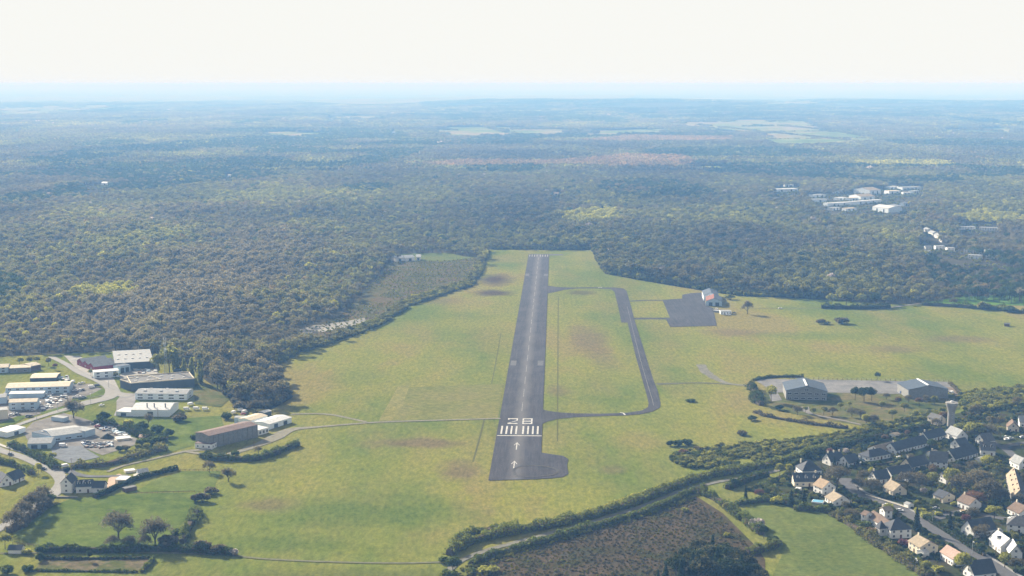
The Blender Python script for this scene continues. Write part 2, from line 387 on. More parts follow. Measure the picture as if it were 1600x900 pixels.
FAR_FIELDS = [[(660, 203), (740, 198), (890, 203), (885, 210), (700, 214)], [(895, 206), (1040, 202), (1050, 208), (900, 211)],
              [(1020, 196), (1180, 190), (1262, 191), (1285, 205), (1370, 217), (1330, 224), (1190, 223), (1200, 207), (1100, 203)],
              [(405, 209), (420, 206), (515, 207), (512, 212), (420, 213)], [(0, 170), (180, 166), (200, 171), (60, 178), (0, 179)],
              [(0, 203), (40, 202), (30, 206), (0, 207)], [(450, 161), (800, 153), (1000, 152), (980, 158), (700, 164), (560, 168)],
              [(0, 153), (300, 150), (420, 156), (240, 162), (0, 160)], [(1180, 166), (1280, 165), (1275, 169), (1190, 170)], [(1100, 199), (1160, 199), (1170, 206), (1110, 207)],
              [(520, 184), (590, 182), (620, 185), (540, 188)], [(1460, 203), (1590, 201), (1600, 206), (1470, 207)], [(1060, 258), (1120, 256), (1130, 259), (1060, 261)]]
def opened(poly, k=0.066):
    c = sum(p[1] for p in poly) / len(poly)
    return [(x, y + (k * (y - HORIZON) if y > c else 0)) for x, y in poly]
FAR_FIELDS = [opened(f) for f in FAR_FIELDS]
for f in FAR_FIELDS:
    P = GN2(f); n = 14
    # densified so that it lies on the hills
    zs = float(np.max(hill(P[:, 0], P[:, 1]))) + 1.5
    sheet('far_field', P, FARF, zs, world=True)
ORANGE = [[(900, 224), (985, 216), (1150, 218), (1140, 224), (980, 226)], [(640, 262), (740, 256), (860, 258), (985, 247), (1060, 249), (1090, 258), (1060, 268), (860, 264), (700, 267)]]
LIGHTW = [[(95, 470), (130, 458), (200, 452), (215, 466), (170, 476)], [(1490, 345), (1540, 335), (1600, 342), (1600, 352), (1520, 352)], [(1330, 258), (1480, 258), (1490, 266), (1350, 264)], [(870, 340), (960, 330), (970, 350), (890, 356)]]
DARKWD = [[(0, 250), (420, 215), (700, 230), (600, 262), (250, 300), (0, 330)], [(1100, 262), (1600, 265), (1600, 300), (1290, 285), (1100, 275)], [(650, 165), (1600, 160), (1600, 190), (1250, 188), (700, 195)]]
CLEAR = [GRASS_PX, SCRUB_PX, GLADE_PX] + FAR_FIELDS + [opened(q, .085) for q in [
    [(1205, 295), (1250, 291), (1250, 301), (1210, 303)], [(1255, 312), (1270, 305), (1330, 304), (1350, 298), (1440, 294), (1440, 306), (1400, 308), (1430, 318), (1410, 332), (1360, 333), (1290, 330)],
    [(1385, 290), (1448, 293), (1440, 301), (1390, 300)], [(1438, 360), (1470, 368), (1462, 380), (1440, 370)], [(1434, 386), (1470, 383), (1580, 398), (1585, 408), (1500, 407), (1440, 396)],
    [(1495, 352), (1560, 350), (1560, 361), (1500, 362)], [(130, 290), (170, 288), (172, 296), (135, 297)], [(862, 303), (878, 302), (878, 309), (864, 310)], [(352, 274), (364, 274), (364, 279), (352, 279)], [(508, 185), (524, 185), (524, 189), (508, 189)], [(608, 205), (620, 205), (620, 209), (608, 209)]]]

# ------------------------------------------------------------------ vegetation prototypes
def leaf_faces(pts, size, rng, up=0.0, aspect=1.0, tri=False, out=None):
    """small leaf clumps: one irregular quad or triangle at each point, turned every way"""
    n = len(pts); d = rng.normal(size=(n, 3)); d[:, 2] = d[:, 2] * (1 - up) + up * 0.0
    if out is not None: d = d * 0.75 + out
    d /= np.linalg.norm(d, axis=1)[:, None]
    e = np.cross(d, rng.normal(size=(n, 3))); e /= np.linalg.norm(e, axis=1)[:, None]
    if up > 0: e = e * (1 - up) + np.array((0, 0, 1.0)) * up; e /= np.linalg.norm(e, axis=1)[:, None]
    f = np.cross(d, e); s = size * rng.uniform(0.6, 1.35, n)[:, None]
    if tri:
        v = np.stack([pts - e * s * aspect, pts + e * s * aspect * 0.9 + f * s * 0.45, pts + e * s * aspect * 0.7 - f * s * 0.45], 1)
    else:
        v = np.stack([pts - e * s * aspect, pts - f * s * 0.7, pts + e * s * aspect * 0.9, pts + f * s * 0.75], 1)
    k = v.shape[1]
    return v.reshape(-1, 3), np.arange(n * k).reshape(n, k)
def np_mesh(name, parts, mats):
    """parts: (verts, faces, material index)"""
    V = []; Fs = []; MI = []; b = 0
    for v, f, mi in parts:
        V.append(np.asarray(v, float)); Fs += [[int(i) + b for i in r] for r in f]; MI += [mi] * len(f); b += len(v)
    me = bpy.data.meshes.new(name); me.from_pydata(np.concatenate(V).tolist(), [], Fs)
    for m in mats: me.materials.append(m)
    me.polygons.foreach_set('material_index', MI); me.update()
    return me
def lobes(rng, rx, rz, zc, k, spread=0.62, r=0.46):
    out = []
    for i in range(k):
        d = rng.normal(size=3); d /= np.linalg.norm(d); d[2] = abs(d[2]) * 0.9 - 0.25
        out.append((np.array((d[0] * rx * spread, d[1] * rx * spread, zc + d[2] * rz * spread)), rx * r * rng.uniform(0.75, 1.2), rz * r * rng.uniform(0.75, 1.2)))
    return out
def lobe_pts(rng, L, n, shell=0.55, nrm=False):
    P = []; Q = []
    per = max(1, n // len(L))
    for c, a, b in L:
        d = rng.normal(size=(per, 3)); d /= np.linalg.norm(d, axis=1)[:, None]
        r = rng.uniform(shell, 1.05, per)[:, None]
        P.append(c + d * r * np.array((a, a, b))); Q.append(d)
    return (np.concatenate(P), np.concatenate(Q)) if nrm else np.concatenate(P)
def trunk_parts(h, r, rng, limbs=5, spread=3.0, top=0.75):
    mb = MB(); a = Vector((0, 0, -0.3)); lean = Vector((rng.normal() * 0.2, rng.normal() * 0.2, 0))
    b = Vector((0, 0, h * 0.45)) + lean; c = Vector((0, 0, h * top)) + lean * 1.6
    mb.tube(a, b, r, r * 0.72, 6); mb.tube(b, c, r * 0.72, r * 0.25, 5)
    for i in range(limbs):
        t = rng.uniform(0.35, 0.9); s = a.lerp(c, t); an = 2.4 * i + rng.uniform(0, 1)
        e = s + Vector((math.cos(an) * spread, math.sin(an) * spread, rng.uniform(0.3, 0.7) * spread))
        mb.tube(s, e, r * 0.4, r * 0.12, 4)
    return np.array(mb.v), mb.f
def leafy(name, seed, rx, h, n, k=11, leaf=0.55, base=0.28, r=0.46, spread=0.62, up=0.0, tri=False, aspect=1.0):
    rng = np.random.default_rng(seed); rz = h * (1 - base) / 2; zc = h - rz
    L = lobes(rng, rx, rz, zc, k, spread, r)
    P, Q = lobe_pts(rng, L, n, .7, True); v, f = leaf_faces(P, leaf, rng, up, aspect, tri, Q)
    tv, tf = trunk_parts(h * 0.8, 0.035 * h * 0.7, rng, 5, rx * 0.5)
    return np_mesh(name + '_trunk', [(tv, tf, 0)], [BARK]), np_mesh(name + '_crown', [(v, f, 0)], [LEAF]), np_mesh(name, [(tv, tf, 0), (v, f, 1)], [BARK, LEAF])
def bare(name, seed, h, n=1500, wide=0.5, tw=0.6):
    """leafless tree: forking limbs in a mesh of their own, fine twigs as slivers"""
    rng = np.random.default_rng(seed); tb = MB(); lb = MB(); tips = []
    def grow(p, d, L, r, lev):
        q = p + d * L
        (tb if lev == 0 else lb).tube(p, q, r, r * 0.66, 6 if lev < 2 else 3)
        tips.append((p.lerp(q, 0.6), lev)); tips.append((q, lev))
        if lev >= 4: return
        k = 4 if lev == 0 else 3
        for i in range(k):
            an = 2 * math.pi * (i + rng.uniform(-.3, .3)) / k; t = rng.uniform(0.35, 1.0) if lev else rng.uniform(0.3, 0.9)
            a = d.orthogonal().normalized(); b = d.cross(a)
            dd = (d * math.cos(t) + (a * math.cos(an) + b * math.sin(an)) * math.sin(t) + Vector((0, 0, 0.18))).normalized()
            grow(q if rng.random() < 0.7 else p.lerp(q, rng.uniform(.6, 1)), dd, L * rng.uniform(0.74, 0.95), r * 0.58, lev + 1)
    grow(Vector((0, 0, -0.3)), Vector((rng.normal() * .04, rng.normal() * .04, 1)).normalized(), h * 0.19, h * 0.026, 0)
    T = np.array([t[0] for t in tips if t[1] >= 3]); c = T.mean(0)
    base = T[rng.integers(0, len(T), n)] + rng.normal(size=(n, 3)) * h * 0.035
    v, f = leaf_faces(base, tw, rng, 0.25, 1.6, True)
    zmax = v[:, 2].max(); s = h / zmax
    tv, lv = np.array(tb.v) * s, np.array(lb.v) * s; v = v * s
    return (np_mesh(name + '_trunk', [(tv, tb.f, 0)], [BARK]), np_mesh(name + '_crown', [(lv, lb.f, 0), (v, f, 1)], [BARK, LEAF]),
            np_mesh(name, [(tv, tb.f, 0), (lv, lb.f, 0), (v, f, 1)], [BARK, LEAF]))
def conifer(name, seed, h, rx, n=900, leaf=0.55):
    rng = np.random.default_rng(seed); t = rng.uniform(0, 1, n) ** 0.75; z = h * (1 - t * 0.93); an = rng.uniform(0, 6.283, n)
    lay = 0.75 + 0.25 * np.sin(z * 5.0); r = rx * t * lay * np.sqrt(rng.uniform(0.3, 1, n))
    P = np.stack([r * np.cos(an), r * np.sin(an), z - r * 0.2], 1)
    v, f = leaf_faces(P, leaf, rng); tv, tf = trunk_parts(h, 0.022 * h, rng, 0)
    return np_mesh(name + '_trunk', [(tv, tf, 0)], [BARK]), np_mesh(name + '_crown', [(v, f, 0)], [LEAF]), np_mesh(name, [(tv, tf, 0), (v, f, 1)], [BARK, LEAF])
def poplar(name, seed, h, rx, n=900, leaf=0.5):
    rng = np.random.default_rng(seed); t = rng.uniform(0.06, 1, n); an = rng.uniform(0, 6.283, n)
    r = rx * np.sin(np.clip(t, 0, 1) ** 0.75 * 3.05) ** 0.6 * rng.uniform(0.45, 1.05, n) * (1 + 0.25 * np.sin(an * 3 + t * 17))
    P = np.stack([r * np.cos(an), r * np.sin(an), h * t], 1)
    v, f = leaf_faces(P, leaf, rng, 0.3); tv, tf = trunk_parts(h, 0.02 * h, rng, 3, rx * .5)
    return np_mesh(name + '_trunk', [(tv, tf, 0)], [BARK]), np_mesh(name + '_crown', [(v, f, 0)], [LEAF]), np_mesh(name, [(tv, tf, 0), (v, f, 1)], [BARK, LEAF])
def shrub(name, seed, rx, h, n=500, leaf=0.42, k=7):
    rng = np.random.default_rng(seed); L = lobes(rng, rx, h * 0.5, h * 0.45, k, 0.55, 0.52)
    P = lobe_pts(rng, L, n); P[:, 2] = np.maximum(P[:, 2], 0.05)
    v, f = leaf_faces(P, leaf, rng)
    sb = MB()
    for i in range(5):
        a = 1.26 * i; sb.tube((0, 0, -.2), (math.cos(a) * rx * .5, math.sin(a) * rx * .5, h * .6), .09, .03, 4)
    return np_mesh(name + '_stems', [(np.array(sb.v), sb.f, 0)], [BARK]), np_mesh(name + '_crown', [(v, f, 0)], [LEAF]), np_mesh(name, [(np.array(sb.v), sb.f, 0), (v, f, 1)], [BARK, LEAF])

LEAFY = [leafy('leafy_tree', 20 + i, 5.0, 12.0, 1500, 12, 0.48) for i in range(3)]
BARE = [bare('bare_tree', 40 + i, 12.0, 1500, tw=0.30) for i in range(4)]
CONI = [conifer('conifer', 60 + i, 12.0, 2.9, 1300, 0.45) for i in range(2)]
PINE = [leafy('pine', 70 + i, 4.6, 12.0, 1500, 10, 0.44, base=0.22, r=0.5) for i in range(2)]
POPL = [poplar('poplar', 80 + i, 12.0, 1.45, 1100, 0.4) for i in range(2)]
SHRB = [shrub('shrub', 90 + i, 2.0, 3.0, 620, 0.36) for i in range(3)]
# forest trees: bare or budding crowns of upright slivers, and leafier ones
def crown_tree(name, seed, rx, h, n, leaf, k, base, up=0.0):
    rng = np.random.default_rng(seed); rz = h * (1 - base) / 2; zc = h - rz
    L = [(np.array((0, 0, zc)), rx * .8, rz * .92)] + lobes(rng, rx, rz, zc, k, 0.66, 0.40)
    P, Q = lobe_pts(rng, L, n, 0.8, True); kp = (Q[:, 2] > -0.55); P, Q = P[kp], Q[kp]
    v, f = leaf_faces(P, leaf, rng, up, 1.0, False, Q)
    tv, tf = trunk_parts(h * 0.8, 0.025 * h, rng, 4, rx * 0.5)
    return np_mesh(name + '_trunk', [(tv, tf, 0)], [BARK]), np_mesh(name + '_crown', [(v, f, 0)], [LEAF]), np_mesh(name, [(tv, tf, 0), (v, f, 1)], [BARK, LEAF])
FOR = [crown_tree('forest_tree', 100 + i, 5.7, 15.0 + i % 2, 460, 0.66, 9, (0.42, 0.36, 0.45, 0.38)[i]) for i in range(4)] + \
      [crown_tree('forest_tree', 110 + i, 5.9, 15.0, 460, 0.70, 8, 0.34) for i in range(3)]
def clump(name, seed, span, count, n, rx, h, leaf):
    rng = np.random.default_rng(seed); V = []; Fc = []; b = 0; parts = []
    for i in range(count):
        c = np.array((*(rng.uniform(-span, span, 2)), 0)); hh = h * rng.uniform(0.8, 1.2)
        L = lobes(rng, rx, hh * 0.32, hh * 0.66, 5, 0.5, 0.55)
        P, Q = lobe_pts(rng, L, n, 0.8, True); P = P + c; kp = Q[:, 2] > -.5; v, f = leaf_faces(P[kp], leaf, rng, 0.0, 1, False, Q[kp]); parts.append((v, f, 0))
    return np_mesh(name, parts, [LEAF])
CL1 = [clump('forest_clump', 130 + i, 8, 4, 70, 6.0, 15, 1.9) for i in range(4)]
CL2 = [clump('forest_clump', 140 + i, 25, 16, 30, 8.0, 16, 3.6) for i in range(4)]

def scatter(name, protos, pts, sc, tint, pid, kind='stuff', label=None, cat=None, val=None):
    """ONE object of stuff: prototype plants set out on points by geometry nodes"""
    me = bpy.data.meshes.new(name); me.from_pydata(pts.tolist(), [], [])
    if val is None: val = RNG.uniform(-.3, .35, len(pts))
    for nm, arr in (('sc', sc), ('tint', tint), ('val', val)):
        a = me.attributes.new(nm, 'FLOAT', 'POINT'); a.data.foreach_set('value', arr.astype(np.float32))
    a = me.attributes.new('rz', 'FLOAT', 'POINT'); a.data.foreach_set('value', RNG.uniform(0, 6.283, len(pts)).astype(np.float32))
    a = me.attributes.new('pid', 'INT', 'POINT'); a.data.foreach_set('value', pid.astype(np.int32))
    o = link(bpy.data.objects.new(name, me)); tag(o, label, cat, None, kind)
    col = bpy.data.collections.new(name + '_plants')
    for i, p in enumerate(protos):
        q = bpy.data.objects.new('%s_plant_%02d' % (name, i), p); col.objects.link(q)
    g = bpy.data.node_groups.new(name, 'GeometryNodeTree')
    g.interface.new_socket('Geometry', in_out='INPUT', socket_type='NodeSocketGeometry'); g.interface.new_socket('Geometry', in_out='OUTPUT', socket_type='NodeSocketGeometry')
    gi = g.nodes.new('NodeGroupInput'); go = g.nodes.new('NodeGroupOutput')
    ip = g.nodes.new('GeometryNodeInstanceOnPoints'); ci = g.nodes.new('GeometryNodeCollectionInfo')
    ci.inputs['Collection'].default_value = col; ci.inputs['Separate Children'].default_value = True; ci.inputs['Reset Children'].default_value = True
    def na(nm, t):
        k = g.nodes.new('GeometryNodeInputNamedAttribute'); k.data_type = t; k.inputs['Name'].default_value = nm; return k.outputs[0]
    cx = g.nodes.new('ShaderNodeCombineXYZ'); g.links.new(na('rz', 'FLOAT'), cx.inputs[2])
    g.links.new(gi.outputs[0], ip.inputs['Points']); g.links.new(ci.outputs[0], ip.inputs['Instance'])
    ip.inputs['Pick Instance'].default_value = True; g.links.new(na('pid', 'INT'), ip.inputs['Instance Index'])
    g.links.new(cx.outputs[0], ip.inputs['Rotation']); g.links.new(na('sc', 'FLOAT'), ip.inputs['Scale'])
    g.links.new(ip.outputs[0], go.inputs[0])
    md = o.modifiers.new('plants', 'NODES'); md.node_group = g
    return o

# smooth value noise on the ground plane, for drifts of like trees
def vnoise(x, y, s, seed):
    r = np.random.default_rng(seed); T = r.random((64, 64)); u = x / s; v = y / s
    i = np.floor(u).astype(int); j = np.floor(v).astype(int); a = u - i; b = v - j
    a = a * a * (3 - 2 * a); b = b * b * (3 - 2 * b)
    g = lambda p, q: T[p % 64, q % 64]
    return (g(i, j) * (1 - a) + g(i + 1, j) * a) * (1 - b) + (g(i, j + 1) * (1 - a) + g(i + 1, j + 1) * a) * b
CLEARW = [GN2(p) for p in CLEAR]; NHARD = 3
def forest_points(y0, y1, step, margin=0.405):
    ys = np.arange(y0, y1, step); X = []; Y = []
    for y in ys:
        xs = np.arange(-y * margin, y * margin, step); X.append(xs); Y.append(np.full(len(xs), y))
    x = np.concatenate(X); y = np.concatenate(Y)
    x = x + RNG.uniform(-.45, .45, len(x)) * step; y = y + RNG.uniform(-.45, .45, len(x)) * step
    ok = np.ones(len(x), bool)
    for q, P in enumerate(CLEARW):
        if q < NHARD or q >= NHARD + len(FAR_FIELDS): ok &= ~inpoly(x, y, P)
        else:
            k = inpoly(x + (vnoise(x, y, 70, 61) - .5) * 150, y + (vnoise(x, y, 110, 62) - .5) * 420, P)
            hedge_row = (np.abs((x * .8 + y * .12) % 340 - 170) < 9) | (np.abs((y - x * .3) % 900 - 450) < 14)
            ok &= ~(k & ~(hedge_row & (vnoise(x, y, 200, 63) > .4)))
    return x[ok], y[ok]
def forest_val(x, y):
    return np.clip((vnoise(x, y * 0.35, 700, 51) - .5) * .9 + (vnoise(x, y * .5, 190, 52) - .5) * .9 + RNG.uniform(-.4, .5, len(x)) + .3, -.55, 1.5) + sum(inpoly(x, y, GN2(P)) * .6 for P in ORANGE) + sum(inpoly(x, y, GN2(P)) * .3 for P in LIGHTW)
def forest_tint(x, y):
    n = len(x); a = vnoise(x, y * .6, 60, 1); b = vnoise(x, y * .45, 200, 2); c = vnoise(x, y * .4, 500, 3)
    u = RNG.random(n) * 0.36 + a * 0.35 + b * 0.45 + (c - .5) * .3
    t = np.interp(u, [0.1, 0.40, 0.62, 0.80, 0.95, 1.08], [0.01, 0.11, 0.24, 0.34, 0.43, 0.53])
    g = RNG.random(n); t = np.where((g < 0.05) & (b > 0.45), 0.49, t); t = np.where((g > 0.95) & (c > 0.45), 0.70, t); t = np.where((vnoise(x, y * .4, 330, 7) > .74) & (g < .75), 0.69 + RNG.random(n) * .06, t); t = np.where((vnoise(x, y * .4, 260, 8) > .86) & (g < .4), 0.83, t)
    t = np.where((g > 0.94) & (g < 0.95), 0.84, t); t = np.where((g > 0.999), 0.975, t)
    for P in DARKWD:
        k = inpoly(x, y, GN2(P)) & (vnoise(x, y, 200, 5) > 0.38); t = np.where(k & (RNG.random(n) < 0.8), 0.70 + RNG.random(n) * 0.06, t)
    for P in ORANGE:
        k = inpoly(x, y, GN2(P)); t = np.where(k, 0.83 + RNG.random(n) * 0.04, t)
    for P in LIGHTW:
        k = inpoly(x, y, GN2(P)); t = np.where(k, 0.46 + RNG.random(n) * 0.07, t)
    return t
TREE_COUNT = 0
def plant(kind, protos, i, px, py, h, tint, label, cat='tree', group=None, wide=1.0, xy=None, crown='crown', stem='trunk'):
    """one tree or shrub as a thing: an Empty at its foot, trunk and crown its parts"""
    global TREE_COUNT
    TREE_COUNT += 1
    p = G(px, py) if xy is None else Vector((xy[0], xy[1], 0)); P = protos[i % len(protos)]
    base = 3.0 if protos is SHRB else (15.0 if protos is FOR else 12.0); s = h / base
    t = thing(kind, label, cat, (p.x, p.y, 0.1), random.uniform(0, 6.283), group); t.scale = (s * wide, s * wide, s)
    inst(stem, P[0], t); c = inst(crown, P[1], t); c['tint'] = float(tint); c['val'] = (0.5 if 0.22 < tint < 0.58 else 0.15) + random.uniform(-.15, .15) if protos is not FOR else float(RNG.uniform(-.15, .8))
    return t
# ---- near wood, one by one at its front edge, then in mass
x, y = forest_points(1090, 4000, 8.8); tt = forest_tint(x, y); scl = RNG.uniform(0.5, 1.2, len(x)) * (0.66 + 0.6 * vnoise(x, y * .6, 120, 9))
pidx = RNG.integers(0, 4, len(x)); pidx = np.where(tt > 0.36, RNG.integers(4, 7, len(x)), pidx)
P_all = np.stack([x, y, np.zeros(len(x))], 1)
vis = np.abs(x) < y * 0.36; order = np.argsort(np.where(vis, y, 1e9))[:120]
single = np.zeros(len(x), bool); single[order] = True
LOOK = [(0.07, 'bare grey brown'), (0.18, 'bare warm brown'), (0.33, 'budding olive brown'), (0.46, 'young green'), (0.58, 'bright yellow green'), (0.68, 'mid green'), (0.80, 'dark evergreen'), (0.88, 'copper budding'), (0.95, 'purple'), (2, 'white blossoming')]
def look(t): return next(b for a, b in LOOK if t < a)
WOODEDGE = [(40, 'behind the low cream works'), (75, 'behind the small brown shed'), (110, 'at the top of the estate road'), (150, 'behind the dark red works'), (190, 'behind the grey hall, left half'), (245, 'behind the grey hall, right half'), (290, 'behind the lattice mast'), (340, 'behind the row of poplars'), (400, 'above the rough field'), (460, 'at the corner by the airfield'), (1e9, 'beside the airfield grass')]
for k in order:
    qx, qy = proj((x[k], y[k], 0)); wh = next(b for a, b in WOODEDGE if qx < a) + (', front row' if y[k] < np.median(y[order]) else ', second row')
    plant('forest_tree', FOR, int(pidx[k]), 0, 0, 15 * scl[k], tt[k], look(tt[k]) + ' wood edge tree ' + wh, 'tree', 'trees along the near edge of the big wood', xy=(x[k], y[k]))
m = ~single
scatter('forest', [p[2] for p in FOR], P_all[m], scl[m], tt[m], pidx[m], val=forest_val(x[m], y[m]), label='dense brown and olive spring wood reaching far behind the airfield', cat='forest')
x, y = forest_points(4000, 8000, 14.5); z = hill(x, y)
scatter('far_forest', CL1, np.stack([x, y, z], 1), RNG.uniform(0.8, 1.3, len(x)), forest_tint(x, y), RNG.integers(0, 4, len(x)), val=forest_val(x, y), label='hazy blue woodland in the middle distance', cat='forest')
x, y = forest_points(8000, 20000, 42); z = hill(x, y)
nz = vnoise(x, y * 1.8, 1500, 21) * 0.6 + vnoise(x, y * 1.8, 500, 22) * 0.4
ok = nz > np.where(y > 11000, 0.36 + (y - 11000) / 9000 * 0.22, 0.2)
x, y, z = x[ok], y[ok], z[ok]
scatter('distant_forest', CL2, np.stack([x, y, z], 1), RNG.uniform(0.8, 1.3, len(x)), forest_tint(x, y), RNG.integers(0, 4, len(x)), val=forest_val(x, y), label='faint blue woods towards the horizon', cat='forest')
# ---- heath scrub and growth in the settled clearings
def area_points(poly, step, jit=0.5):
    P = poly if isinstance(poly, np.ndarray) else GN2(poly)
    xs = np.arange(P[:, 0].min(), P[:, 0].max(), step); ys = np.arange(P[:, 1].min(), P[:, 1].max(), step)
    X, Y = np.meshgrid(xs, ys); X = X.ravel() + RNG.uniform(-jit, jit, X.size) * step; Y = Y.ravel() + RNG.uniform(-jit, jit, Y.size) * step
    k = inpoly(X, Y, P); return X[k], Y[k]
def scrub(name, poly, step, lo, hi, tints, label, keep=0.9, ns=40, thr=0.0, val=0.0):
    x, y = area_points(poly, step); k = (RNG.random(len(x)) < keep) & (vnoise(x, y, ns, 31) > thr); x, y = x[k], y[k]
    b = vnoise(x, y, ns, 33) * 0.6 + RNG.random(len(x)) * 0.4
    t = np.interp(b, np.linspace(0, 1, len(tints)), tints)
    scatter(name, [p[2] for p in SHRB], np.stack([x, y, np.full(len(x), 0.1)], 1), RNG.uniform(lo, hi, len(x)), t, RNG.integers(0, 3, len(x)), label=label, cat='scrub', val=val + RNG.uniform(-.3, .35, len(x)))
for q in CLEAR[3 + len(FAR_FIELDS):]: scrub('clearing_growth', q, 8, .5, 1.5, [.05, .3, .62, .42, .14], 'trees and bushes in a built clearing of the wood', .8, 30, .45)
scrub('heath_scrub', SCRUB_PX, 5.0, 0.2, 0.62, [0.26, 0.3, 0.62, 0.40, 0.63], 'low olive and brown scrub on the heath between wood and airfield', 0.9, 40, .15, .35)
EDGE_PX = [(766, 391), (752, 425), (740, 447), (700, 459), (640, 479), (600, 506), (560, 523), (520, 537), (470, 552), (430, 573), (418, 566), (460, 543), (515, 528), (560, 512), (595, 496), (633, 470), (696, 451), (730, 440), (742, 420), (752, 396)]
scrub('field_edge_scrub', EDGE_PX, 4.2, 0.9, 2.0, [0.05, 0.26, 0.3, 0.62, 0.4], 'bushy green and brown edge between the heath and the airfield grass', 0.95)
scrub('wood_edge_scrub', [(925, 391), (936, 415), (945, 428), (1000, 438), (1090, 453), (1150, 462), (1280, 468), (1280, 461), (1150, 454), (1090, 444), (1005, 429), (955, 420), (940, 391)], 4.6, 0.9, 2.1, [0.05, 0.26, 0.3, 0.62, 0.4, 0.98], 'bushy edge of the wood right of the runway', 0.95)
scrub('wood_edge_scrub', [(425, 572), (440, 598), (456, 622), (425, 640), (372, 636), (345, 612), (365, 600), (400, 590)], 3.8, 0.9, 2.2, [0.05, 0.06, 0.2, 0.3, 0.62], 'bushy brown corner of the wood beside the airfield', 0.95)
scrub('far_end_scrub', [(765, 390), (925, 391), (925, 387), (765, 386)], 5, 0.8, 1.6, [0.62, 0.26, 0.4], 'low bushes across the far end of the runway', 0.9)
scrub('bramble_scrub', [(745, 905), (775, 874), (840, 852), (905, 836), (1000, 812), (1085, 783), (1125, 806), (1175, 860), (1190, 930), (745, 950)], 2.2, 0.14, 0.46, [0.03, 0.12, 0.05, 0.2, 0.28, 0.6], 'low brown bramble and heather covering the plot in the foreground', 0.9, 24, .12, .3)
scrub('bramble_scrub', [(700, 910), (735, 880), (775, 866), (850, 846), (905, 829), (1000, 800), (1085, 772), (1085, 782), (1000, 812), (905, 838), (845, 856), (785, 876), (750, 910)], 2.4, 0.3, 0.75, [0.28, 0.62, 0.45, 0.3], 'green bushes along the upper edge of the bramble plot', 0.7, 18)
THICK_PX = [(1044, 718), (1064, 708), (1095, 704), (1115, 699), (1180, 693), (1230, 690), (1300, 680), (1360, 667), (1420, 654), (1470, 641), (1475, 648), (1400, 668), (1300, 691), (1240, 706), (1180, 722), (1085, 735), (1062, 728)]
scrub('thicket', THICK_PX, 3.0, 0.6, 1.35, [0.05, 0.62, 0.44, 0.63, 0.40, 0.66, 0.30, 0.85], 'thick green and brown thicket between airfield and housing estate', 0.92, 22, .22)
scrub('thicket', [(1500, 617), (1540, 612), (1600, 606), (1760, 598), (1760, 625), (1600, 634), (1530, 645), (1500, 640)], 3.2, 0.9, 1.7, [0.62, 0.44, 0.63, 0.30, 0.66], 'dark green thicket right of the second hangar', 0.95, 22)

